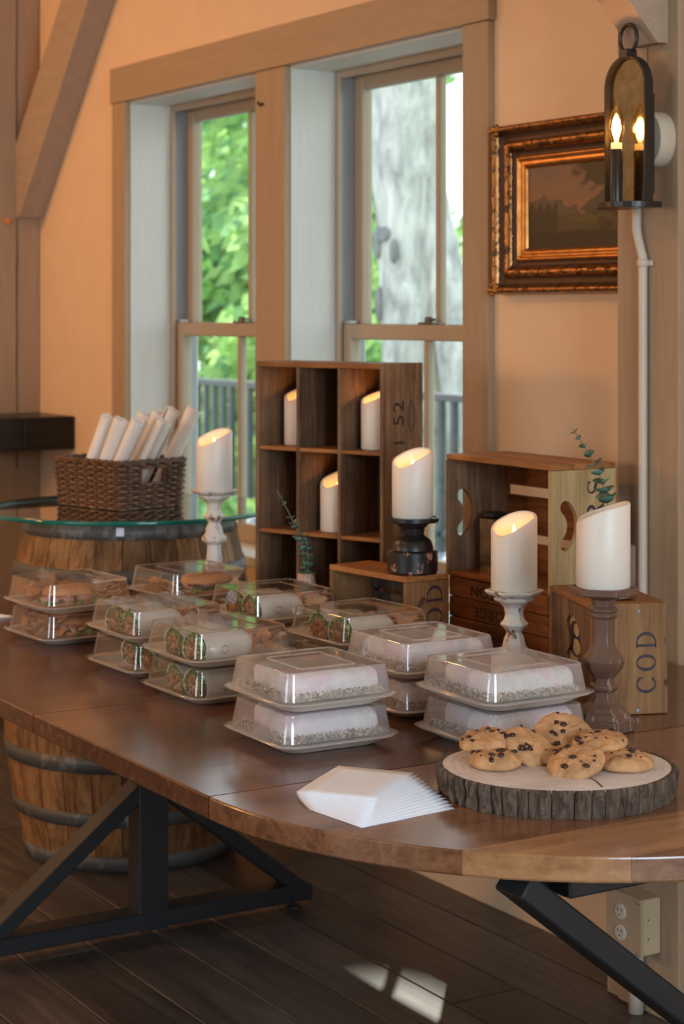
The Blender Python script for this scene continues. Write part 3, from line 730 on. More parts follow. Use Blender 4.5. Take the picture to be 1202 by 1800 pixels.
# right, brown hexagonal
H = .255
stick('candlestick', 'brown limed-wood hexagonal candlestick at the right beside the cookies', (-2.572, 2.107, .7605), camang(-77), None, None, zs=.938, parts=[
    ('base', [(.054, 0), (.054, .020), (.049, .024), (.047, .032), (.041, .036), (.037, .043), (.026, .050), (.0215, .062), (.0205, .070)], M_brn),
    ('stem', [(.0205, .0701), (.0245, .074), (.0255, .079), (.0235, .084), (.0205, .086), (.0205, .096), (.024, .101), (.0335, .113), (.0375, .127), (.036, .133), (.0255, .147), (.0205, .160), (.0200, .182), (.0205, .205), (.024, .208), (.0245, .212), (.0225, .215), (.026, .219), (.026, .223), (.020, .230), (.0225, .240)], M_brn),
    ('dish', [(.0225, .2401), (.035, .246), (.052, .249), (.0625, .2515), (.0625, .262), (.058, .264), (.052, .2605)], M_brn)])
candle('tall white candle on the brown candlestick at the right', (-2.572, 2.107, .7605 + .2448), camang(-8), .149, .0465, flame=False)
# middle, white
def whitestick(label, loc, rz, H):
    z0 = H - .172
    return stick('candlestick', label, loc, rz, None, None, parts=[
        ('base', [(.052, 0), (.052, .012), (.046, .018), (.040, .026), (.030, .034 + 0 * z0)], M_wh),
        ('stem', [(.030, .0341), (.022, z0 * .6 + .03), (.0175, z0 + .040 - .012), (.0175, z0 + .040), (.030, z0 + .044 + .004), (.031, z0 + .056), (.023, z0 + .066), (.020, z0 + .080), (.0145, z0 + .082 + .01), (.0185, z0 + .098), (.0270, z0 + .106), (.0275, z0 + .109), (.021, z0 + .116), (.0175, z0 + .126), (.020, z0 + .140), (.0285, z0 + .149), (.038, z0 + .153)], M_wh),
        ('dish', [(.038, z0 + .1531), (.040, z0 + .158), (.036, z0 + .160), (.050, z0 + .164), (.057, z0 + .170), (.0575, z0 + .174), (.054, z0 + .1745), (.046, z0 + .172)], M_wh)])
whitestick('distressed white candlestick in front of the stained low crate', (-2.951, 2.197, .7605), camang(0), .186)
candle('white candle on the white candlestick before the stacked crates', (-2.951, 2.197, .7605 + .1863), camang(40), .150, .0445, drop=.044)
whitestick('tall distressed white candlestick left, before the barrel', (-4.115, 2.155, .7605), camang(0), .290)
candle('lit ivory candle on the tall white candlestick by the barrel', (-4.115, 2.155, .7605 + .2903), camang(42), .149, .0445, drop=.042)

# ------------------------------------------------------------------ small crate with black holder
Ws, Ds, Hs = .268, .115, .170
sc_ = thing('wooden_crate', 'small low crate with open dark front under the black candle holder', 'crate', (-3.57, 2.154, .7605), rad(6))
box_part('end_panel', M_pine, sc_, 0, .012, 0, Ds, 0, Hs - .0125)
hp = MB(); hp.poly([(0, 0), (Ds, 0), (Ds, Hs - .0125), (0, Hs - .0125)], 0, .012, hole=kidney(.036, .095, .03, .011, 40, -1), M=T((Ws - .012, 0, 0)) @ Matrix(((0, 0, 1, 0), (1, 0, 0, 0), (0, 1, 0, 0), (0, 0, 0, 1))))
hp.build('end_panel', M_pine, sc_)
box_part('top_panel', M_pineH, sc_, 0, Ws, 0, Ds, Hs - .012, Hs)
box_part('bottom_panel', M_pineH, sc_, .012, Ws - .012, 0, Ds, 0, .010)
for z in (.012, .062, .112): box_part('back_slat', M_cubd, sc_, .012, Ws - .012, Ds - .008, Ds, z, z + .044)
gl_ = MB()
for k, ch_ in enumerate('COD'): serif(ch_, gl_, side_up(Ws + .0002, .098, .015 + k * .047) @ Matrix.Diagonal((.046, .046, 1, 1)))
gl_.build('lettering', M_inkb, sc_)
bh = thing('candle_holder', 'squat chipped black turned candle holder on the small crate', 'candle holder', (-3.362, 2.235, .7605 + Hs + .0002))
for nm, pr, mt_ in (('base', [(.050, 0), (.054, .004), (.054, .046), (.050, .049), (.045, .050)], M_bk),
                    ('stem', [(.045, .0501), (.044, .056), (.041, .066), (.034, .074), (.027, .078), (.024, .082), (.026, .095), (.033, .102), (.034, .106)], M_bk0),
                    ('dish', [(.034, .1061), (.054, .108), (.056, .110), (.056, .118), (.052, .1185), (.050, .116)], M_bk0)):
    b = MB(); b.lathe(pr, 48); autosm(b.build(nm, mt_, bh), 30)
candle('ivory candle on the squat black holder', (-3.362, 2.235, .7605 + Hs + .1165), camang(42), .147, .0435, drop=.040)

# ------------------------------------------------------------------ crates at the right
NX, NZ, NDp = .355, .136, .165
nc = thing('wooden_crate', 'low reddish stained crate with upside-down lettering under the open crate', 'crate', (-3.50, 2.425, .7605))
for i in range(3): box_part('front_board', M_red, nc, 0, NX, 0, .011, .0005 + i * .0453, .0445 + i * .0453, c=.002)
box_part('end_panel', M_pine, nc, 0, .012, .0112, NDp - .011, 0, NZ); box_part('end_panel', M_cub, nc, NX - .012, NX, .0112, NDp - .011, 0, NZ)
for i in range(3): box_part('back_board', M_red, nc, 0, NX, NDp - .011, NDp, .0005 + i * .0453, .0445 + i * .0453)
box_part('top_board', M_pineH, nc, .012, NX - .012, .0112, NDp - .0112, NZ - .009, NZ - .0005)
for txt, z in (('NORTON', .112), ('GEORGE', .068), ('BLACKSMITH', .024)):
    text_part(txt, .033, nc, T((NX / 2, -.0004, z)) @ RZ(0) @ RX(pi / 2) @ RZ(pi), M_burn, sx=1.25 if len(txt) < 8 else 1.05)
BW, BD, BH = .385, .170, .270
bc = thing('wooden_crate', 'open slatted wooden crate with kidney-shaped handle holes, stacked on the stained crate', 'crate', (-3.505, 2.42, .7605 + NZ + .0008))
SX = Matrix(((0, 0, 1, 0), (1, 0, 0, 0), (0, 1, 0, 0), (0, 0, 0, 1)))
for x, mat, nm in ((0, M_cub, 0), (BW - .013, M_pineL, 1)):
    hp = MB(); hp.poly([(0, 0), (BD * .43, 0), (BD * .43, BH - .0125), (0, BH - .0125)], 0, .013, hole=kidney(.054, .142 if nm else .138, .050, .0145, 50), M=T((x, 0, 0)) @ SX)
    bev(hp.build('end_board', mat, bc), .001, 1)
    hp = MB(); hp.poly([(BD * .43 + .0006, 0), (BD, 0), (BD, BH - .0125), (BD * .43 + .0006, BH - .0125)], 0, .013, M=T((x, 0, 0)) @ SX)
    bev(hp.build('end_board', mat, bc), .001, 1)
for i in range(3): box_part('top_board', M_pineH, bc, 0, BW, i * BD / 3 + .0005, (i + 1) * BD / 3 - .0005, BH - .012, BH)
box_part('bottom_board', M_red, bc, .013, BW - .013, 0, BD - .012, 0, .010)
for z, h in ((.002, .068), (.090, .084), (.196, .060)): box_part('back_slat', M_red, bc, .013, BW - .013, BD - .010, BD, z, z + h)
gl_ = MB()
for k, ch_ in enumerate('WERS'): serif(ch_, gl_, side_up(BW + .0002, .138, .045 + k * .052) @ Matrix.Diagonal((.048, .048, 1, 1)))
gl_.build('lettering', M_inkb, bc)
# smoked hexagonal holder inside the open crate
M_merc = plain('mercury_glass', (.20, .15, .09), .22, .7, var=.6, vscale=18)
hx_ = thing('lantern_vase', 'dark hexagonal mercury-glass candle vase inside the open crate', 'vase', (-3.447, 2.515, .7605 + NZ + .0112), .3)
b = MB(); b.lathe([(.038, 0), (.038, .116), (.035, .116), (.035, .004)], 6); autosm(b.build('glass_body', M_merc, hx_), 30)
b = MB(); b.lathe([(.030, .0), (.034, .004), (.030, .012), (.012, .014)], 6, M=T((0, 0, .1162))); autosm(b.build('lid', M_bk0, hx_), 30)

# crate with COD, at right
dC = Vector((-.9397, .342, 0)); 
cc = thing('wooden_crate', 'upright pine crate marked COD at the right behind the brown candlestick', 'crate', (-2.660, 2.153, .7605), rad(70))
# local x = across the COD face (0..W), local y = away from the viewer (0..L)
Wc, Lc, Hc = .143, .250, .200
hp = MB()
nt = .0045
out = [(0, 0), (Wc - nt, 0), (Wc - nt, 0), ]
prof = [(0, 0), (Wc, 0), (Wc, .050), (Wc - .006, .050), (Wc - .006, .060), (Wc, .060), (Wc, .125), (Wc - .006, .125), (Wc - .006, .134), (Wc, .134), (Wc, Hc - .004), (Wc - .004, Hc), (0, Hc)]
hp.poly(prof, 0, .016, M=Matrix(((1, 0, 0, 0), (0, 0, 1, 0), (0, 1, 0, 0), (0, 0, 0, 1))))
bev(hp.build('end_panel', wood('crate_end_pine', (.17, .080, .028), (.26, .130, .048), (.33, .18, .075), 'Z', rough=.5, rnd=(1, 1.01)), cc), .0025, 3)
box_part('end_panel', M_pine, cc, 0, Wc - .006, Lc - .016, Lc, 0, Hc)
box_part('top_panel', M_pineH, cc, 0, Wc, .0162, Lc - .0162, Hc - .011, Hc)
hp = MB(); hp.poly([(.0162, 0), (Lc - .0162, 0), (Lc - .0162, Hc - .0112), (.0162, Hc - .0112)], 0, .006, hole=[(.092 + (u_ - .095) * 1.9, .118 + (w_ - .115) * 1.0) for u_, w_ in kidney(.095, .115, .045, .015, 42, -1)], M=SX)
hp.build('side_panel', M_cub, cc)
hp = MB(); hp.poly([(.030, .04), (Lc * .72, .04), (Lc * .72, .185), (.030, .185)], 0, .003, M=T((.0062, 0, 0)) @ SX)
o = hp.build('inner_board', M_pineL, cc); o['label'] = 'pale board with a painted 8 seen through the handle hole'
gl_ = MB(); serif('8', gl_, T((.0061, .150, .088)) @ Matrix(((0, 0, -1, 0), (-1, 0, 0, 0), (0, 1, 0, 0), (0, 0, 0, 1))) @ Matrix.Diagonal((.115, .068, 1, 1)))
gl_.build('painted_digit', M_inkb, cc)
for z, h in ((.0, .049), (.061, .063), (.135, .053)): box_part('side_slat', M_pineL, cc, Wc - .006, Wc, .0162, Lc, z, z + h)
gl_ = MB()
for k, ch_ in enumerate('COD'): serif(ch_, gl_, T((.122, -.0003, .038 + k * .040)) @ Matrix(((0, -1, 0, 0), (0, 0, -1, 0), (1, 0, 0, 0), (0, 0, 0, 1))) @ Matrix.Diagonal((.036, .040, 1, 1)))
gl_.build('lettering', M_inkb, cc)
for x, z in ((.088, Hc - .014), (.086, .008)):
    b = MB(); b.lathe([(.0028, 0), (.0028, .001)], 10, M=T((x, 0.0002, z)) @ RX(pi / 2)); b.build('nail_head', plain('steel_nail', (.2, .22, .25), .4, .7), cc)
# smoked tumbler vase + eucalyptus
tp = Matrix.Translation(cc.location) @ RZ(rad(70)) @ Vector((.069, .064, Hc + .0003))
vs = thing('glass_tumbler', 'smoked mercury-glass tumbler behind the tall white candle', 'vase', tuple(tp))
b = MB(); b.lathe([(.024, 0), (.030, .006), (.034, .022), (.034, .094), (.0335, .097), (.032, .094), (.032, .02), (.02, .008)], 36)
b.build('glass_body', plain('smoky_silvered_glass', (.20, .19, .20), .18, .55, var=.3, vscale=20), vs, True)
b = MB(); b.lathe([(.0345, .004), (.0352, .012), (.0352, .022), (.0345, .026)], 36, cap0=False, cap1=False); b.build('brass_band', plain('aged_brass', (.30, .20, .08), .35, .8), vs, True)
def leafmesh(w=.011, l=.02):
    V = []; n = 10
    ring = [(l * .5 + l * .5 * cos(2 * pi * k / n), w * sin(2 * pi * k / n) * (1 if cos(2 * pi * k / n) < 0 else .95), .0025 * abs(sin(2 * pi * k / n))) for k in range(n)]
    V = ring + [(l * .5, 0, -.0012)] + [(x, y, z + .0006) for x, y, z in ring] + [(l * .5, 0, -.0006)]
    F = [((k + 1) % n, k, n) for k in range(n)] + [(n + 1 + k, n + 1 + (k + 1) % n, 2 * n + 1) for k in range(n)] + [(k, (k + 1) % n, n + 1 + (k + 1) % n, n + 1 + k) for k in range(n)]
    return V, F, [0] * len(F)
def sprig(label, pts, sizes, seed, mats=(M_leaf, M_leaf2), skip=0):
    e = thing('eucalyptus_sprig', label, 'plant', pts[0])
    o = Vector(pts[0]); P = [Vector(p) - o for p in pts]
    # smooth path
    Q = []
    for i in range(len(P) - 1):
        for k in range(6):
            t = k / 6; a = P[max(i - 1, 0)]; b_ = P[i]; c_ = P[i + 1]; d_ = P[min(i + 2, len(P) - 1)]
            Q.append(.5 * ((2 * b_) + (c_ - a) * t + (2 * a - 5 * b_ + 4 * c_ - d_) * t * t + (3 * b_ - a - 3 * c_ + d_) * t ** 3))
    Q.append(P[-1])
    b = MB(); b.tube(Q, [.0017 * (1 - .6 * i / len(Q)) for i in range(len(Q))], 6); b.build('stem', M_stem, e, True)
    lm = mk('leaf', leafmesh(), mats[0], e, True); lm2 = mk('leaf', leafmesh(), mats[1], e, True)
    R_ = random.Random(seed); first = [lm, lm2]; n = len(sizes)
    for i, s in enumerate(sizes):
        q = Q[int(skip + (len(Q) - 1 - skip) * (i + .2) / n)] ; t = (Q[min(len(Q) - 1, int(skip + (len(Q) - 1 - skip) * (i + .2) / n) + 1)] - q); t = t.normalized() if t.length else Vector((0, 0, 1))
        for sd in (0, 1):
            a = i * 1.9 + sd * pi + R_.uniform(-.3, .3)
            h = t.orthogonal().normalized(); h = (Matrix.Rotation(a, 3, t) @ h); d = (h + t * R_.uniform(.3, .9)).normalized()
            z = d.cross(t.cross(d)).normalized() if t.cross(d).length > .01 else Vector((0, 0, 1)); z = (t - d * t.dot(d)).normalized(); y_ = z.cross(d)
            mm = Matrix(((d.x, y_.x, z.x, q.x), (d.y, y_.y, z.y, q.y), (d.z, y_.z, z.z, q.z), (0, 0, 0, 1))) @ Matrix.Diagonal((s, s, s, 1))
            src = first[(i + sd) % 2]
            c_ = src if not src.get('used') else dup(src, parent=e)
            src['used'] = 1; c_.matrix_local = mm
    for s_ in first:
        for ch_ in list(e.children):
            if 'used' in ch_: del ch_['used']
    return e
sprig('eucalyptus sprig rising above the tall white candle at right', [(tp.x + .002, tp.y, tp.z + .02), (tp.x - .004, tp.y - .006, tp.z + .12), (tp.x - .016, tp.y - .026, tp.z + .225), (tp.x - .042, tp.y - .070, tp.z + .312)], [1.3, 1.35, 1.25, 1.1, 1.0, .95, .85, .75, .65, .5, .45], 5, skip=9)
# bud vase
bv = thing('bud_vase', 'small ribbed pinkish bud vase before the tall crate', 'vase', (-3.69, 2.165, .7605))
M_cer = plain('pink_beige_glaze', (.42, .29, .22), .22)
b = MB(); R = []
for r, z in ((.020, 0), (.030, .004), (.034, .03), (.033, .06), (.025, .10), (.0195, .125), (.018, .136), (.0165, .136), (.017, .125), (.021, .10)):
    R.append([(r * (1 + .035 * cos(18 * a)) * cos(a), r * (1 + .035 * cos(18 * a)) * sin(a), z) for a in [2 * pi * k / 108 for k in range(108)]])
b.rings(R, cap1=False); b.build('vase_body', M_cer, bv, True)
vx, vy, vz = -3.69, 2.165, .7605 + .136
sprig('eucalyptus sprig arching left from the bud vase', [(vx, vy, vz - .03), (vx - .004, vy - .006, vz + .05), (vx - .014, vy - .022, vz + .11), (vx - .030, vy - .058, vz + .188)], [1.1, 1.0, 1.0, .95, .9, .85, .8, .75, .7, .55, .45], 8, skip=2)
sprig('short upright eucalyptus sprig in the bud vase', [(vx + .003, vy + .003, vz - .03), (vx + .004, vy + .003, vz + .04), (vx, vy - .004, vz + .095)], [1.0, .9, .8, .75, .6, .45], 9, skip=2)
sprig('low bushy eucalyptus sprig at the mouth of the bud vase', [(vx - .006, vy + .006, vz - .03), (vx - .010, vy + .008, vz + .03), (vx - .016, vy + .010, vz + .07)], [1.3, 1.2, 1.1, .9, .8], 12, skip=2)

# ------------------------------------------------------------------ takeaway boxes
def rr(w, r, z, n=5, wy=None):
    h = w / 2; hy = (wy or w) / 2; P = []
    for cx, cy, a in ((h - r, hy - r, 0), (-h + r, hy - r, 90), (-h + r, -hy + r, 180), (h - r, -hy + r, 270)):
        for k in range(n + 1): t = rad(a + 90 * k / n); P.append((cx + r * cos(t), cy + r * sin(t), z))
    return P
def make_box(name, fog):
    e = thing(name, 'x', 'food box')
    b = MB(); b.rings([rr(.168, .03, 0), rr(.172, .03, .001), rr(.212, .035, .012), rr(.226, .035, .0145), rr(.230, .034, .016), rr(.226, .034, .0172), rr(.206, .03, .0165), rr(.200, .03, .012), rr(.170, .028, .0045)])
    autosm(b.build('tray', M_tray, e), 50)
    b = MB()
    b.rings([rr(.228, .034, .0176), rr(.238, .036, .0180), rr(.2385, .036, .0190), rr(.232, .034, .0200), rr(.216, .030, .0202), rr(.2085, .026, .0205)], cap0=False, cap1=False)
    b.build('lid_rim', M_fogrim if fog else M_rim, e, True)
    b = MB()
    b.rings([rr(.2085, .020, .0205), rr(.1945, .016, 0.0620), rr(.1945, .016, 0.0635), rr(.1938, .0157, 0.0650), rr(.1915, .015, .0665), rr(.1885, .014, .0670), rr(.1855, .013, .0664), rr(.1840, .0125, .0650),
             rr(.128, .006, .0650, wy=.108), rr(.127, .006, .0662, wy=.107), rr(.125, .0055, .0667, wy=.105), rr(.122, .005, .0662, wy=.102), rr(.121, .005, .0650, wy=.101)], cap0=False)
    autosm(b.build('lid', M_fog if fog else M_lid, e), 32)
    return e
bxc = make_box('takeaway_box', False); bxf = make_box('takeaway_box', True)
P_ = .0683
FS = 1.0263
stacks = {  # name: (x, y, yaw, fog)
    'A': (-2.697, 1.591, -1.5, 1, 'nearest the paper napkins'), 'B': (-2.535, 1.866, 1.0, 1, 'just behind the cookie board'),
    'C': (-2.825, 1.895, -1.5, 1, 'behind the other two fogged stacks'), 'D': (-3.115, 1.640, 1.5, 0, 'third from left in front'),
    'E': (-3.400, 1.655, 1.5, 0, 'second from left in front'), 'F': (-3.825, 1.650, 3.5, 0, 'at the far left end of the table'),
    'G': (-3.830, 1.945, 2.5, 0, 'in front of the tall white candlestick'), 'H': (-3.460, 1.950, -.5, 0, 'below the bud vase'),
    'I': (-3.127, 1.955, .8, 0, 'before the small low crate')}
used = {0: False, 1: False}
BX = {}
for k, (x, y_, yw, fog, where) in stacks.items():
    for lv in (0, 1):
        src = bxf if fog else bxc
        e = src if not used[fog] else dup(src)
        used[fog] = True
        e.location = (x * FS + random.uniform(-.002, .002) * lv, y_ * FS + random.uniform(-.002, .002) * lv, TZ + .0006 + lv * P_); e.rotation_euler = (0, 0, rad(yw + random.uniform(-1, 1) * lv))
        e['label'] = '%s %s takeaway box of stack %s' % ('upper' if lv else 'lower', 'fogged clear' if fog else 'clear', where); e['group'] = 'stacked takeaway boxes'
        BX[(k, lv)] = e
def inbox(k, lv, x, y_, z=.0052):
    e = BX[(k, lv)]; return tuple(T(e.location) @ RZ(e.rotation_euler.z) @ Vector((x, y_, z))), e.rotation_euler.z
# --- food materials
M_tort = plain('flour_tortilla', (.66, .60, .52), .7, var=.10, vscale=22, bump=.3, bscale=60)
M_toast = plain('toasted_ring_mark', (.28, .26, .20), .7)
M_let = plain('green_lettuce', (.12, .20, .035), .5, var=.5, vscale=60)
M_let2 = plain('pale_lettuce', (.32, .42, .10), .5, var=.3, vscale=60)
M_chk = plain('orange_chicken', (.50, .22, .08), .5, var=.4, vscale=80)
M_chk2 = plain('brown_chicken', (.34, .16, .07), .5, var=.4, vscale=80)
M_crm = plain('cream_cheese_bits', (.62, .46, .28), .5, var=.2, vscale=80)
M_drk = plain('dark_filling', (.05, .03, .02), .5)
M_crisp = plain('fried_crisps', (.58, .28, .12), .55, var=.25, vscale=25, bump=.5, bscale=80)
M_bread = plain('ciabatta_crust', (.60, .27, .11), .55, var=.25, vscale=18, bump=.4, bscale=50)
M_crumb = plain('bread_crumb', (.72, .54, .34), .8, var=.1)
M_meat = plain('sliced_turkey', (.62, .30, .20), .45, var=.2, vscale=20)
M_tom = plain('tomato_slice', (.45, .06, .025), .3, var=.2)
M_onion = plain('red_onion_strips', (.60, .42, .42), .4, var=.3)
_ico = None
def icos():
    global _ico
    if _ico is None:
        bm = bmesh.new(); bmesh.ops.create_icosphere(bm, subdivisions=1, radius=1); bm.verts.index_update()
        _ico = ([tuple(v.co) for v in bm.verts], [tuple(v.index for v in f.verts) for f in bm.faces]); bm.free()
    return _ico
def lumps(m, pts, s, R_, mis, flat=1.0):
    V, F = icos()
    for p in pts:
        k = s * R_.uniform(.6, 1.4)
        M_ = T(p) @ Matrix.Rotation(R_.uniform(0, 6), 4, Vector((R_.gauss(0, 1), R_.gauss(0, 1), R_.gauss(0, 1))).normalized()) @ Matrix.Diagonal((k * R_.uniform(.8, 1.9), k, k * flat * R_.uniform(.6, 1), 1))
        m.add(V, F, R_.choice(mis), M_)
def wrap_mesh(seed, rx=.036, rz=.0295, L=.108):
    R_ = random.Random(seed); n = 28; body = []; 
    for t, s in ((0, 1.0), (.02, 1.01), (.4, 1.0), (.75, .99), (.9, .93), (.97, .78), (1.0, .45)):
        body.append([(rx * s * cos(a) * (1 + .03 * sin(3 * a + seed)), t * L + .006 * sin(a + seed), max(-rz * .88, rz * s * sin(a)) + rz * .88) for a in [2 * pi * k / n for k in range(n)]])
    inner = [[(x * .93, y_ + .004, (z - rz * .88) * .93 + rz * .88) for x, y_, z in body[0]]]
    b = MB(); b.rings([[(x, y_ + .012, z) for x, y_, z in inner[0]], inner[0]] + body, cap0=False)
    f = MB(); pts = []
    for i in range(95):
        a = R_.uniform(0, 2 * pi); q = sqrt(R_.random()) * .80
        pts.append((rx * q * cos(a), R_.uniform(.000, .006), rz * .88 + rz * q * sin(a) * .92))
    lumps(f, pts, .0050, R_, [0, 0, 0, 1, 1, 2])
    l = MB(); pts = []
    for i in range(95):
        a = R_.uniform(-.5, pi + .5); q = R_.uniform(.74, .92)
        pts.append((rx * q * cos(a), R_.uniform(-.003, .004), rz * .88 + rz * q * sin(a)))
    lumps(l, pts, .0042, R_, [0, 0, 0, 1], .5)
    return b, f, l
protos = []
def wrap_proto(seed):
    e = thing('wrap_half', 'x', 'wrap', group='wrap halves in the clear boxes')
    b, f, l = wrap_mesh(seed); b.build('tortilla', M_tort, e, True); f.build('filling', [M_chk, M_chk2, M_crm, M_drk], e); l.build('lettuce', [M_let, M_let2], e)
    mk_ = MB(); mk_.tube([(.0362, .046 + .007 * cos(a * pi / 8), .026 + .007 * sin(a * pi / 8)) for a in range(16)], .0009, 4, closed=True); mk_.build('toast_mark', M_toast, e)
    return e
wp = [wrap_proto(s) for s in (1, 2, 3)]; wu = [False] * 3
def put_wrap(k, lv, x, y_, pi_, yaw, lab):
    src = wp[pi_]; e = src if not wu[pi_] else dup(src); wu[pi_] = True
    loc, rz = inbox(k, lv, x, y_); e.location = loc; e.rotation_euler = (0, 0, rz + rad(yaw)); e['label'] = lab; return e
def crisps(k, lv, cx, cy, wx, wy, n, lab, seed, h=.03, mat=M_crisp, r=.017):
    R_ = random.Random(seed); m = MB()
    for i in range(n):
        a = R_.uniform(0, 6.28); r_ = r * R_.uniform(.8, 1.15); rx_, ry_ = R_.uniform(-.5, .5), R_.uniform(-.5, .5)
        M_ = T((cx + R_.uniform(-wx, wx), cy + R_.uniform(-wy, wy), .012 + h * (i / n))) @ RX(rx_) @ RY(ry_) @ RZ(a)
        N = 12; top = [(r_ * cos(2 * pi * q / N), r_ * .85 * sin(2 * pi * q / N), .004 * cos(4 * pi * q / N) + .001) for q in range(N)]
        bot = [(x * .98, y_ * .98, z - .0022) for x, y_, z in top]
        m.add(top + [(0, 0, .0015)] + bot + [(0, 0, -.001)], [(q, (q + 1) % N, N) for q in range(N)] + [(N + 1 + (q + 1) % N, N + 1 + q, 2 * N + 1) for q in range(N)] + [(q, N + 1 + q, N + 1 + (q + 1) % N, (q + 1) % N) for q in range(N)], 0, M_)
    o = m.build('potato_crisps', mat); loc, rz = inbox(k, lv, 0, 0); o.location = loc; o.rotation_euler = (0, 0, rz); tag(o, lab, 'crisps'); o['kind'] = 'stuff'; return o
lvn = ('lower', 'upper')
names = {'D': 'third front stack', 'E': 'second front stack', 'F': 'far left stack', 'G': 'stack before the tall candlestick', 'H': 'stack below the bud vase', 'I': 'stack before the small crate'}
lay = {'D1': [(.052, -.080, 0, 2), (-.022, -.082, 1, -3)], 'D0': [(.050, -.078, 1, 0), (-.020, -.080, 2, 0)],
       'E1': [(.046, -.080, 2, 0), (-.026, -.080, 0, 4)], 'E0': [(.048, -.045, 0, -2), (-.022, -.05, 1, 0)],
       'H1': [(.050, -.078, 1, 0), (-.022, -.080, 0, 0)], 'H0': [(.050, -.078, 0, 0)], 'I1': [(.050, -.080, 0, 0), (-.022, -.080, 2, 2)], 'I0': [(.050, -.078, 2, 0)]}
for key, L in lay.items():
    k, lv = key[0], int(key[1])
    for i, (x, y_, p, yw) in enumerate(L):
        put_wrap(k, lv, x, y_, p, yw, '%s tortilla wrap half in the %s box of the %s' % (('nearer', 'farther')[i], lvn[lv], names[k]))
    crisps(k, lv, .0, .058, .062, .022, 16, 'browned crisps beside the wraps in the %s box of the %s' % (lvn[lv], names[k]), hash(key) % 97 if False else ord(k) * 3 + lv)
# sandwiches
def lumpy(name, mats, par, rx, ry, rz, loc, rot=(0, 0, 0), amp=.12, seed=0, cut=True):
    b = MB(); R = []; n = 26
    for i in range(11):
        ph = -pi / 2 * (0 if cut else 1) + (pi / 2 if cut else pi) * i / 10
        R.append([])
        for k in range(n):
            a = 2 * pi * k / n; q = 1 + amp * noise.noise((cos(a) * 1.6 + seed, sin(a) * 1.6, ph * 1.5))
            R[-1].append((rx * q * max(cos(ph), .02) * cos(a), ry * q * max(cos(ph), .02) * sin(a), rz * q * sin(ph)))
    b.rings(R); b.m[-2] = 1
    o = b.build(name, mats, par, True); o.location = loc; o.rotation_euler = rot; return o
def sandwich(k, lv, x, y_, yaw, lab, seed, tilt=0):
    loc, rz = inbox(k, lv, x, y_); e = thing('sandwich', lab, 'sandwich', loc, rz + rad(yaw))
    R_ = random.Random(seed)
    q = lumpy('bottom_bread', [M_bread, M_crumb], e, .042, .064, .014, (0, 0, .0145), (pi, 0, 0), seed=seed)
    f = MB(); lumps(f, [(R_.uniform(-.04, .04), R_.uniform(-.062, .062), R_.uniform(.015, .020)) for _ in range(90)], .0075, R_, [0, 0, 1], .3); f.build('lettuce', [M_let, M_let2], e)
    f = MB(); lumps(f, [(R_.uniform(-.036, .036), R_.uniform(-.058, .058), R_.uniform(.021, .028)) for _ in range(34)], .013, R_, [0], .25); f.build('meat_slices', M_meat, e, True)
    for s in (-1, 0, 1):
        t = MB(); t.lathe([(.019, 0), (.020, .002), (.019, .004)], 20, M=T((.012, s * .035, .029)) @ RX(.12)); t.build('tomato_slice', M_tom, e, True)
    f = MB(); 
    for _ in range(16):
        p = (R_.uniform(-.03, .036), R_.uniform(-.055, .055), R_.uniform(.031, .034)); a0 = R_.uniform(0, 6)
        f.tube([(p[0] + .010 * cos(a0 + t * .5), p[1] + .010 * sin(a0 + t * .5), p[2]) for t in range(6)], .0012, 5)
    f.build('onion_strips', M_onion, e, True)
    lumpy('top_bread', [M_bread, M_crumb], e, .043, .066, .022, (0, 0, .033), (0, rad(4 + tilt), 0), seed=seed + 4)
sandwich('F', 1, .040, -.020, 0, 'turkey sandwich in the upper box of the far left stack', 1)
crisps('F', 1, -.045, -.03, .03, .05, 16, 'curled crisps in the upper box of the far left stack', 11, .03)
crisps('F', 1, .02, .070, .06, .015, 9, 'crisps behind the sandwich in the upper far left box', 12, .03)
sandwich('F', 0, .040, .030, 10, 'onion and tomato sandwich in the lower box of the far left stack', 2)
crisps('F', 0, -.005, -.058, .06, .025, 26, 'heap of crisps in the lower box of the far left stack', 13, .042)
sandwich('G', 1, .040, .02, 0, 'tomato and lettuce sandwich in the box before the tall candlestick', 3)
crisps('G', 1, -.02, -.065, .06, .018, 20, 'crisps beside the sandwich before the tall candlestick', 14, .02)
sandwich('G', 0, .040, .02, 0, 'sandwich in the lower box before the tall candlestick', 5)
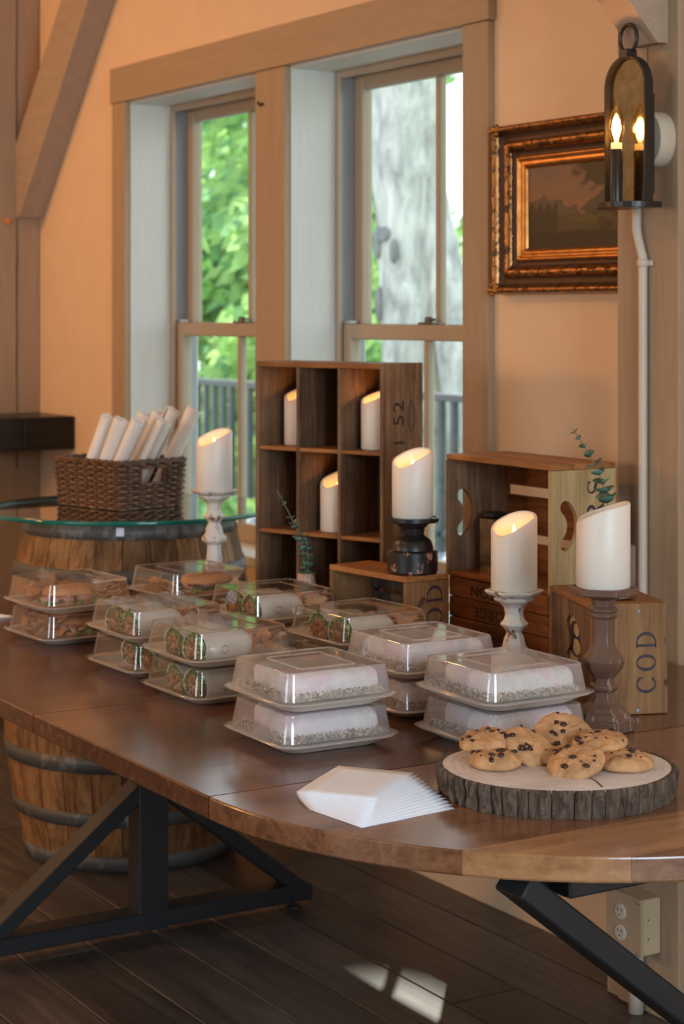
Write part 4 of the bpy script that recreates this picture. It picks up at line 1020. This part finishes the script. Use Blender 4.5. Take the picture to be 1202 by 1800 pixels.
# fogged boxes: fat pale wraps on seeds
M_pale = G('pale_pink_rice_wrap'); v = M_pale.coords()
M_pale.l(M_pale.ramp(M_pale.noise(v, 16, 5, .6, .5), [(.33, (.66, .62, .60)), (.5, (.86, .82, .80)), (.60, (.84, .62, .70)), (.72, (.90, .88, .86))]), M_pale.b.inputs['Base Color'])
M_pale.b.inputs['Roughness'].default_value = .6; M_pale.bump(M_pale.noise(v, 40, 4), .4); M_pale = M_pale.m
M_sd = [plain('grain_tan', (.55, .38, .22), .7), plain('grain_brown', (.22, .13, .08), .7), plain('grain_pale', (.74, .62, .46), .7), plain('herb_bits', (.10, .13, .04), .7)]
def fat(k, lv, x, y_, L, lab, seed, rx=.045):
    loc, rz = inbox(k, lv, x, y_, .0092); b = MB(); n = 30; R = []
    for t, s in ((0, .5), (.02, .85), (.06, .97), (.3, 1), (.7, 1), (.93, .96), (.98, .85), (1, .5)):
        R.append([(rx * s * math.copysign(abs(cos(a)) ** .7, cos(a)) * (1 + .04 * noise.noise((a, t * 3, seed))), (t - .5) * L, .0262 + .0262 * s * math.copysign(abs(sin(a)) ** .7, sin(a))) for a in [2 * pi * q / n for q in range(n)]])
    b.rings(R); o = b.build('rolled_wrap', M_pale, None, True); o.location = loc; o.rotation_euler = (0, 0, rz); tag(o, lab, 'wrap', 'pale wraps in the fogged boxes')
def grains(k, lv, lab, seed):
    R_ = random.Random(seed); m = MB(); V = [(-1, 0, 0), (1, 0, 0), (0, -.5, 0), (0, .5, 0), (0, 0, .45), (0, 0, -.45)]; F = [(0, 2, 4), (2, 1, 4), (1, 3, 4), (3, 0, 4), (2, 0, 5), (1, 2, 5), (3, 1, 5), (0, 3, 5)]
    for i in range(700):
        u = R_.random()
        if u < .5: p = (.0935 + R_.uniform(-.004, .003), R_.uniform(-.085, .085))
        elif u < .85: p = (R_.uniform(-.085, .085), -.091 + R_.uniform(-.004, .005))
        else: p = (R_.uniform(-.085, .085), R_.uniform(-.085, .085))
        s = R_.uniform(.0024, .0048)
        m.add(V, F, R_.choice([0, 1, 2, 2, 3]), T((*p, .014 + R_.random() * (.012 if u < .85 else .002))) @ Matrix.Rotation(R_.uniform(0, 6), 4, Vector((R_.gauss(0, 1), R_.gauss(0, 1), R_.gauss(0, 1) + .01)).normalized()) @ Matrix.Diagonal((s, s, s, 1)))
    o = m.build('grain_salad', M_sd); loc, rz = inbox(k, lv, 0, 0); o.location = loc; o.rotation_euler = (0, 0, rz); tag(o, lab, 'grains'); o['kind'] = 'stuff'
fn = {'A': 'stack by the paper napkins', 'B': 'stack behind the cookies', 'C': 'fogged stack at the back'}
for k in 'ABC':
    for lv in (0, 1):
        fat(k, lv, .0455, .000, .172, 'pale pink wrap against the near side, %s box, %s' % (lvn[lv], fn[k]), ord(k) + lv)
        fat(k, lv, -.046, .008, .155, 'pale wrap at the far side, %s box, %s' % (lvn[lv], fn[k]), ord(k) + lv + 5, .038)
        grains(k, lv, 'scattered grains and seeds in the %s box, %s' % (lvn[lv], fn[k]), ord(k) * 2 + lv)

# ------------------------------------------------------------------ napkins
def napkins(label_e, sheets, n):
    e = thing('paper_napkins', label_e, 'napkins', (0, 0, TZ))
    return e
NAP = 13
for i in range(NAP):
    u = i / (NAP - 1)                      # 0 bottom .. 1 top
    ang = rad(96 + (127 - 96) * u); c4 = Vector((-2.252 + (-2.347 + 2.252) * u, 1.412 + (1.494 - 1.412) * u))
    d = Vector((cos(ang), sin(ang))); q = Vector((-d.y, d.x)); Lx, Wx = .172, .125
    nx, ny = 9, 7; V = []; 
    z = .0006 + i * .0006
    for b_ in range(ny):
        for a_ in range(nx):
            s, t = a_ / (nx - 1), b_ / (ny - 1)
            p = c4 + d * Lx * s + q * Wx * t
            dr = -(1 - u) * 0
            V.append((p.x, p.y, z + .0015 * u * sin(s * 3) + .004 * u * max(0, s - .7) + .0003 * noise.noise((s * 4, t * 4, i))))
    F = [(b_ * nx + a_, b_ * nx + a_ + 1, (b_ + 1) * nx + a_ + 1, (b_ + 1) * nx + a_) for b_ in range(ny - 1) for a_ in range(nx - 1)]
    o = mk('paper_napkin', (V, F, None), M_paper, None, True); o.location = (0, 0, TZ); sm = o.modifiers.new('s', 'SOLIDIFY'); sm.thickness = .0004; sm.offset = 1
    lab = 'white paper napkin fanned out inside the stack, %s below the top sheet' % ('one', 'two', 'three', 'four', 'five', 'six', 'seven', 'eight', 'nine', 'ten', 'eleven', 'twelve')[NAP - 2 - i]
    if i == NAP - 1: lab = 'topmost white paper napkin of the fanned stack'
    if i == 0: lab = 'bottom white paper napkin of the fanned stack'
    tag(o, lab, 'napkin', 'fanned paper napkins')
m = MB(); m.rings([rr(.13, .003, .0004), rr(.13, .003, .006)]); o = m.build('folded_napkin', M_paper); o.location = (-4.275, 1.60, TZ); o.rotation_euler = (0, 0, rad(20)); tag(o, 'white folded napkin at the left edge beside the far left boxes', 'napkin')

# ------------------------------------------------------------------ cookie board
SC = Vector((-2.27, 1.77)); ux = Vector((.5224, .8527)); uy = Vector((-.8527, .5224))
slab = thing('wood_slab', 'round bark-edged wood slice carrying the cookies', 'board', (SC.x, SC.y, TZ + .0003), rad(58.51))
RA, RB, SH = .178, .160, .041
def srad(a): return 1 + .025 * noise.noise((cos(a) * 1.2 + 3, sin(a) * 1.2, 2))
g = G('slab_face'); v = g.coords(rnd=False)
wv = g.n('ShaderNodeTexWave', wave_type='RINGS', rings_direction='Z'); wv.inputs['Scale'].default_value = 26; wv.inputs['Distortion'].default_value = 3; wv.inputs['Detail Scale'].default_value = 1.5; g.l(v, wv.inputs[0])
mx = g.n('ShaderNodeMix', data_type='FLOAT'); mx.inputs[0].default_value = .88; g.l(wv.outputs['Fac'], mx.inputs[2]); g.l(g.noise(v, 14, 5), mx.inputs[3])
g.l(g.ramp(mx.outputs[0], [(.3, (.50, .41, .36)), (.6, (.68, .60, .56))]), g.b.inputs['Base Color']); g.b.inputs['Roughness'].default_value = .6; M_face = g.m
M_bk1 = bark('slab_bark', (.020, .011, .007), (.21, .145, .10), 9)
b = MB(); n = 90
b.rings([[(RA * s * srad(2 * pi * k / n) * cos(2 * pi * k / n), RB * s * srad(2 * pi * k / n) * sin(2 * pi * k / n), z) for k in range(n)] for s, z in ((.90, 0), (.955, .003), (.968, SH - .004), (.965, SH - .001), (.95, SH), (.5, SH), (.05, SH))])
o = b.build('wood_core', [M_face, M_bk1], slab); [setattr(p_, 'material_index', 1) for p_ in o.data.polygons if abs(p_.normal.z) < .6 and p_.center.z < SH - .004]; autosm(o, 30)
NP = 44; a = 0
R_ = random.Random(4); ws = [R_.uniform(.6, 1.5) for _ in range(NP)]; tot = sum(ws)
for i in range(NP):
    a1 = a + 2 * pi * ws[i] / tot; gp = .005; N = 7; M8 = 7; V = []
    for zi in range(M8):
        z = SH * zi / (M8 - 1)
        for k in range(N):
            u = k / (N - 1); t = a + gp + (a1 - a - 2 * gp) * u; edge = 1 - (2 * u - 1) ** 4
            d = .967 + (.020 + .024 * edge) * (1 + .9 * noise.noise((t * 26, z * 55, 1.5)))
            if zi == M8 - 1: d = d - .012
            if zi == 0: d = d - .008
            d -= .02 * (1 - z / SH) * .6
            V.append((RA * d * srad(t) * cos(t), RB * d * srad(t) * sin(t), z))
    for zi in (0, M8 - 1):
        for k in range(N): t = a + gp + (a1 - a - 2 * gp) * k / (N - 1); V.append((RA * .955 * srad(t) * cos(t), RB * .955 * srad(t) * sin(t), SH * zi / (M8 - 1) - (.001 if zi else -.0005)))
    F = [(r * N + k, r * N + k + 1, (r + 1) * N + k + 1, (r + 1) * N + k) for r in range(M8 - 1) for k in range(N - 1)]
    bb = M8 * N; tt = bb + N
    F += [(bb + k, bb + k + 1, k + 1, k) for k in range(N - 1)] + [((M8 - 1) * N + k, (M8 - 1) * N + k + 1, tt + k + 1, tt + k) for k in range(N - 1)]
    F += [tuple([bb] + [r * N for r in range(M8)] + [tt]), tuple([tt + N - 1] + [r * N + N - 1 for r in range(M8)][::-1] + [bb + N - 1])]
    mk('bark_plate', (V, F, None), M_bk1, slab, False); a = a1
b = MB(); b.tube([(.03, -.06, SH), (.045, -.10, SH), (.05, -.135, SH)], [.0004, .0012, .0016], 5); b.build('drying_crack', M_crack, slab)
M_ck = plain('cookie_dough', (.52, .28, .125), .75, var=.30, vscale=26, bump=.9, bscale=130)
M_ch = plain('chocolate', (.035, .012, .008), .22, var=.3)
def cookie(seed, label, loc, rot, r=.040, h=.021):
    e = thing('cookie', label, 'cookie', loc, 0, 'chocolate chip cookies', rot=rot); R_ = random.Random(seed)
    n = 72; b = MB(); R = []
    prof = [(.05, 0), (.6, .0), (.9, .04), (.99, .18), (1.0, .35), (.97, .52), (.92, .66), (.84, .78), (.75, .86), (.66, .91), (.56, .945), (.46, .97), (.36, .985), (.26, 1.0), (.15, 1.01), (.04, 1.02)]
    def P(rho, zz_, a):
        q = 1 + .05 * noise.noise((cos(a) * 1.5 + seed * 3, sin(a) * 1.5, 0)) + .02 * noise.noise((cos(a) * 6 + seed, sin(a) * 6, zz_ * 3))
        x, y_ = r * rho * q * cos(a), r * rho * q * sin(a)
        bump = .0032 * noise.noise((x * 85 + seed, y_ * 70, seed)) + .0024 * noise.noise((x * 190, y_ * 190, seed * 2))
        return (x * (1 + bump * 8), y_ * (1 + bump * 8), h * zz_ + (bump * 1.1 if zz_ > .3 else 0))
    for rho, zz_ in prof: R.append([P(rho, zz_, 2 * pi * k / n) for k in range(n)])
    b.rings(R); b.build('cookie_body', M_ck, e, True)
    cm = MB(); V, F = icos(); cm.add(V, F, 0, Matrix.Diagonal((.0062, .0052, .0030, 1)))
    c0 = None
    for i in range(9 + seed % 3):
        rho = sqrt(R_.random()) * .86; a = R_.uniform(0, 2 * pi); zz_ = 1 - .25 * rho ** 3 if rho < .8 else .74
        p = P(rho, zz_, a)
        c_ = cm.build('chocolate_chip', M_ch, e, True) if c0 is None else dup(c0, parent=e)
        c0 = c0 or c_; s = R_.choice((.45, .6, .9, 1.1, 1.2))
        c_.location = (p[0], p[1], p[2] - .0004); c_.rotation_euler = (rho * .5 * sin(a), rho * .5, R_.uniform(0, 6)); c_.scale = (s, s, s)
    return e
zt = TZ + SH + .0008
def at(r_, d_): p = SC + ux * r_ + uy * d_; return p.x, p.y
# cookies: offsets from the slab centre (right, away), height, tilt about view axes
def crot(fwd, side, spin=0):   # lean back/forward then sideways in the viewer's frame
    return (RZ(rad(58.51)) @ RX(rad(fwd)) @ RY(rad(side)) @ RZ(rad(spin))).to_euler()
def cpix(n, lb, r_, d_, z, f, s, sp_, rad_=.040, h=.021): cookie(n, lb, (*at(r_, d_), zt + z), crot(f, s, sp_), rad_, h)
cpix(1, 'cookie lying flat at the front left of the board', -.094, -.012, 0, 0, 0, 10, .040, .023)
cpix(2, 'cookie tilted over the left edge cookie', -.104, .040, .0195, 8, -6, 60, .041, .019)
cpix(3, 'cookie leaning steeply towards the right in the middle left', -.040, .030, .012, 26, 24, 30, .043, .020)
cpix(4, 'largest cookie propped up at the back centre', .020, .092, .016, 38, 4, 90, .047, .022)
cpix(5, 'cookie resting on two others at the back right', .070, .040, .0185, 6, -4, 140, .043, .017)
cpix(6, 'cookie leaning at the front centre of the board', .024, -.046, .006, 16, -14, 200, .044, .021)
cpix(7, 'cookie lying flat at the right of the board', .100, -.020, 0, 0, 0, 250, .043, .022)
cpix(8, 'cookie half hidden under the others in the centre', .005, .022, 0, 0, 0, 300, .040, .018)
cpix(9, 'cookie barely visible behind the leaning cookies', -.012, .100, 0, 10, 0, 330, .040, .018)

# ------------------------------------------------------------------ picture on the wall
pf = thing('framed_painting', 'ornate gilt frame holding a dark mountain landscape on the wall', 'painting', (-3.50, YW, 1.735))
fw, fh = .30, .208
M_gold = chipped('antique_gilt', (.30, .13, .035), (.07, .03, .012), .52, .30, 60, (1, 1, 1)); M_gold.node_tree.nodes['Principled BSDF'].inputs['Metallic'].default_value = .75
M_gold2 = plain('bright_gilt', (.46, .20, .05), .32, .8, var=.3, vscale=30)
M_gdk = plain('dark_gilt_hollow', (.06, .024, .010), .5, .3, var=.3, vscale=40)
def mould(nm, prof, mat, amp=0, f=0):
    """profile: (inset from outer edge, depth out of wall) swept round a mitred rectangle"""
    b = MB(); K = 40; R = []
    def loop(i, d, ph):
        w_, h_ = fw - i, fh - i; P = []
        for (ax, az, bx, bz) in ((-w_, -h_, w_, -h_), (w_, -h_, w_, h_), (w_, h_, -w_, h_), (-w_, h_, -w_, -h_)):
            for k in range(K):
                t = k / K; x = ax + (bx - ax) * t; z = az + (bz - az) * t
                q = amp * (abs(sin((x + z * 1.0) * f)) + .8 * noise.noise((x * 90, z * 90, ph)))
                P.append((x, -d - q, z))
        return P
    for j, (i, d) in enumerate(prof): R.append(loop(i, d, j))
    b.rings(R, cap0=False, cap1=False); o = b.build(nm, mat, pf, True); return o
mould('outer_moulding', [(.0, .0), (.002, .030), (.006, .042), (.012, .046), (.018, .040), (.022, .032)], M_gold, .003, 130)
mould('dark_hollow', [(.022, .032), (.032, .022), (.042, .026)], M_gdk)
mould('carved_band', [(.042, .026), (.046, .034), (.054, .037), (.062, .032), (.066, .024)], M_gold, .004, 200)
mould('dark_cove', [(.066, .024), (.074, .016), (.080, .018)], M_gdk)
mould('inner_moulding', [(.080, .018), (.083, .026), (.088, .027), (.091, .020), (.096, .019), (.100, .022), (.106, .018), (.110, .009)], M_gold2, .0004, 400)
for sx in (-1, 1):
    for sz_ in (-1, 1):
        b = MB(); pts = []
        R2 = random.Random(sx * 3 + sz_); lumps(b, [(sx * (fw - .014) + R2.uniform(-.012, .012), -.042 + R2.uniform(-.006, .002), sz_ * (fh - .014) + R2.uniform(-.012, .012)) for _ in range(16)], .006, R2, [0])
        b.build('corner_ornament', M_gold2, pf, True)
# canvas: one flat painted picture made of coloured cells
cwid, chei = fw - .108, fh - .108; NXc, NZc = 110, 66
me = bpy.data.meshes.new('canvas'); V = []; F = []
for j in range(NZc + 1):
    for i in range(NXc + 1): V.append((-cwid + 2 * cwid * i / NXc, -.0085, -chei + 2 * chei * j / NZc))
for j in range(NZc):
    for i in range(NXc): a = j * (NXc + 1) + i; F.append((a, a + 1, a + NXc + 2, a + NXc + 1))
me.from_pydata(V, [], F); ca = me.color_attributes.new('paint', 'FLOAT_COLOR', 'POINT')
def paint(u, v_):   # u 0..1 left to right, v 0..1 bottom to top
    nz = lambda s, o=0: noise.noise((u * s + o, v_ * s, o))
    def mixc(a, b, t): t = max(0, min(1, t)); return tuple(p + (q - p) * t for p, q in zip(a, b))
    c = mixc((.42, .20, .10), (.24, .16, .12), (v_ - .5) * 2 + .4 * nz(4))
    m1 = .52 + .13 * (1 - abs(u - .16) * 4.5) * (abs(u - .16) < .22) + .05 * nz(11, 3) if u < .5 else .44 + .02 * nz(9)
    if v_ < m1: c = mixc(c, (.085, .085, .06), .8)
    m2 = .36 + (u - .42) * .95 + .03 * nz(14, 5)
    if u > .42 and v_ < min(m2, .95): c = mixc(c, (.05, .065, .035), .85)
    if v_ < .40 + .03 * nz(10, 7): c = mixc(c, (.075, .055, .022), .9)
    g_ = math.exp(-((u - .6) / .25) ** 2 - ((v_ - .34) / .05) ** 2); c = mixc(c, (.20, .13, .03), g_ * .8)
    if u < .30 and v_ < .46 + .09 * abs(sin(u * 38)) + .03 * nz(30): c = mixc(c, (.030, .025, .012), .85)
    g_ = math.exp(-((u - .45) / .25) ** 2 - ((v_ - .24) / .025) ** 2); c = mixc(c, (.12, .09, .05), g_ * .7)
    if v_ < .20 + .04 * nz(12, 4): c = mixc(c, (.022, .012, .007), .85)
    t = (1 - sqrt(((u - .72) / .26) ** 2 + ((v_ - .92) / .26) ** 2)) + .55 * nz(12, 8)
    if t > 0: c = mixc(c, (.05, .032, .015), min(1, t * 3))
    if u > .62 and .20 < v_ < .42 and nz(10, 2) > -.1: c = mixc(c, (.03, .02, .012), .7)
    g_ = math.exp(-((u - .54) / .025) ** 2 - ((v_ - .415) / .02) ** 2); c = mixc(c, (.5, .2, .06), g_)
    return c
for k, (x, y_, z) in enumerate(V): ca.data[k].color = (*[.62 * q_ for q_ in paint((x + cwid) / (2 * cwid), (z + chei) / (2 * chei))], 1)
o = bpy.data.objects.new('canvas', me); C.objects.link(o); o.parent = pf
g = G('oil_paint'); at_ = g.n('ShaderNodeAttribute', attribute_name='paint'); g.l(at_.outputs['Color'], g.b.inputs['Base Color']); g.b.inputs['Roughness'].default_value = .38; g.bump(g.noise(g.coords(), 120, 4), .2); me.materials.append(g.m)

# ------------------------------------------------------------------ wall sconce with mirror
sc2 = thing('wall_sconce', 'arched black wall lamp with one candle bulb before a mirror plate', 'wall lamp', (-3.062, 2.650, 1.70))
M_iron = plain('bronze_black_iron', (.035, .032, .03), .35, .6)
def archpts(w, zb, ztop, n=20):
    P = [(-w, zb)]; r = w; zc = ztop - r
    for k in range(n + 1): t = pi - pi * k / n; P.append((r * cos(t), zc + r * sin(t)))
    P.append((w, zb)); return P
mt = .318
g = G('antique_mirror'); v = g.coords(); g.l(g.ramp(g.noise(v, 30, 6, .7), [(.35, (.36, .27, .15)), (.65, (.58, .46, .28))]), g.b.inputs['Base Color']); g.b.inputs['Metallic'].default_value = 1
g.b.inputs['Roughness'].default_value = .10
b = MB(); P = archpts(.060, .012, mt - .004); b.poly(P, 0, .003, M=T((0, -.072, 0)) @ RX(pi / 2)); b.build('mirror_plate', g.m, sc2)
b = MB(); o1 = archpts(.065, .0, mt); i1 = archpts(.061, .0, mt - .0045)
V = []; 
for (x, z), (xi, zi) in zip(o1, i1): V += [(x, -.064, z), (x, -.086, z), (xi, -.086, zi), (xi, -.064, zi)]
F = []
for k in range(len(o1) - 1): F += [(k * 4 + j, k * 4 + (j + 1) % 4, k * 4 + 4 + (j + 1) % 4, k * 4 + 4 + j) for j in range(4)]
F += [(0, 1, 2, 3), tuple(len(V) - 4 + j for j in (3, 2, 1, 0))]
b.add(V, F); autosm(b.build('arched_frame', M_iron, sc2), 30)
b = MB(); b.box(-.045, .045, -.0715, -.041, .03, mt - .08, .002); b.build('back_plate', M_iron, sc2)
tr = []
for k in range(25): t = pi + pi * k / 24; tr.append((.072 * cos(t), -.072 + .072 * sin(t) * .95))
tr += [(.072, -.046), (-.072, -.046)]
b = MB(); b.poly(tr, 0, .012, hole=None); tr_o = b.build('candle_tray', M_iron, sc2); bev(tr_o, .001, 1)
b = MB(); b.tube([(.020 * cos(2 * pi * k / 28), -.060, mt + .030 + .029 * sin(2 * pi * k / 28)) if False else (.027 * cos(2 * pi * k / 28), -.075, mt + .036 + .029 * sin(2 * pi * k / 28)) for k in range(28)], .0042, 8, closed=True); b.build('hanging_ring', M_iron, sc2, True)
b = MB(); b.box(-.014, .014, -.090, -.062, mt - .006, mt + .013, .002); b.build('ring_bracket', M_iron, sc2)
CYs = -.107
b = MB(); b.lathe([(.0135, .0121), (.0135, .120), (.012, .122)], 24, M=T((0, CYs, 0))); autosm(b.build('candle_sleeve', M_iron, sc2), 40)
b = MB(); b.lathe([(.0115, .1221), (.0115, .133), (.010, .135)], 20, M=T((0, CYs, 0))); b.build('bulb_base', emit('glowing_base', (1, .55, .2), 1.2), sc2, True)
b = MB(); b.lathe([(.009, .1351), (.013, .145), (.0172, .160), (.0168, .175), (.0125, .192), (.0065, .208), (.0025, .220), (.0012, .230), (.0004, .234)], 28, M=T((0, CYs, 0)), cap0=False, cap1=False)
b.build('bulb_glass', clear('amber_bulb_glass', (1, .82, .5), refl=1.6, rough=.02), sc2, True)
b = MB(); b.lathe([(.002, .142), (.0062, .150), (.0085, .165), (.0075, .180), (.003, .190)], 18, M=T((0, CYs, 0))); b.build('filament', emit('bulb_filament', (1, .70, .32), 60), sc2, True)
l = lamp('bulb_light', 'POINT', (0, CYs, .168), 4.4, (1, .50, .18), .012); l.parent = sc2
jb = thing('junction_box', 'round ivory junction box behind the candle lamp', 'junction box', (-3.045, 2.6495, 1.845))
b = MB(); b.lathe([(.058, 0), (.058, .030), (.054, .038), (.03, .040)], 40, M=RX(pi / 2) @ Matrix.Diagonal((.8, 1, 1, 1))); autosm(b.build('box_body', plain('ivory_plastic', (.52, .45, .34), .4), jb), 50)
M_pipe = plain('painted_conduit', (.56, .47, .37), .4, var=.04)
cd_ = thing('wall_conduit', 'cream painted conduit pipe running down the right post', 'pipe', (-3.09, 2.6, 0))
b = MB(); b.tube([(-.018, .036, 1.72), (-.018, .036, 1.66), (-.012, .037, 1.635), (0, .038, 1.60), (0, .038, 1.4), (0, .038, .78), (0, .038, .30)], .0098, 14); b.build('pipe', M_pipe, cd_, True)
b = MB(); b.lathe([(.0105, 0), (.013, .002), (.013, .014), (.0105, .016)], 18, M=T((0, .038, 1.58)), cap0=False, cap1=False); b.box(-.022, .022, .046, .0485, 1.582, 1.594, .001); b.build('pipe_clamp', M_pipe, cd_, True)
c2 = thing('wall_conduit', 'short cream conduit pipe from the outlet box to the floor', 'pipe', (-3.105, 2.632, 0))
b = MB(); b.lathe([(.016, .001), (.016, .14)], 18); b.build('pipe', M_pipe, c2, True)
pb = MB(); pb.box(-3.235, -3.1905, 2.66, 2.798, .0005, .14, .002); tag(pb.build('plinth_block', M_post), 'low painted block beside the foot of the right post', 'block')
# outlet box
ob = thing('outlet_box', 'cream metal double outlet box low on the right post', 'outlet', (-3.10, 2.6495, .14))
M_ob = plain('cream_enamel', (.52, .40, .24), .4, var=.04)
b = MB(); b.box(-.055, .055, -.05, 0, 0, .118, .003); b.build('box_body', M_ob, ob)
b = MB(); b.box(-.058, .058, -.056, -.0505, -.002, .120, .002); b.build('cover_plate', plain('cover_enamel', (.42, .31, .20), .4, var=.04), ob)
for z in (.036, .080):
    b = MB(); b.lathe([(.0165, 0), (.0165, .003), (.015, .0035)], 24, M=T((-.008, -.056, z)) @ RX(pi / 2)); q = b.build('socket', plain('ivory_socket', (.60, .54, .44), .35), ob)
    s_ = MB(); s_.box(-.015, -.013, -.0602, -.0596, z + .001, z + .008); s_.box(-.003, -.001, -.0602, -.0596, z + .001, z + .008); s_.lathe([(.002, 0), (.002, .0006)], 8, M=T((-.008, -.0596, z - .006)) @ RX(pi / 2)); s_.build('socket_slots', M_crack, q)
for z in (.006, .112):
    b = MB(); b.lathe([(.004, 0), (.004, .002), (.002, .003)], 12, M=T((.048, -.056, z)) @ RX(pi / 2)); b.build('screw', plain('screw_metal', (.4, .38, .32), .3, .8), ob)
for z in (.035, .075):
    b = MB(); b.lathe([(.002, 0), (.002, .0006)], 8, M=T((.055, -.035, z)) @ RY(pi / 2)); b.build('knockout', M_crack, ob)
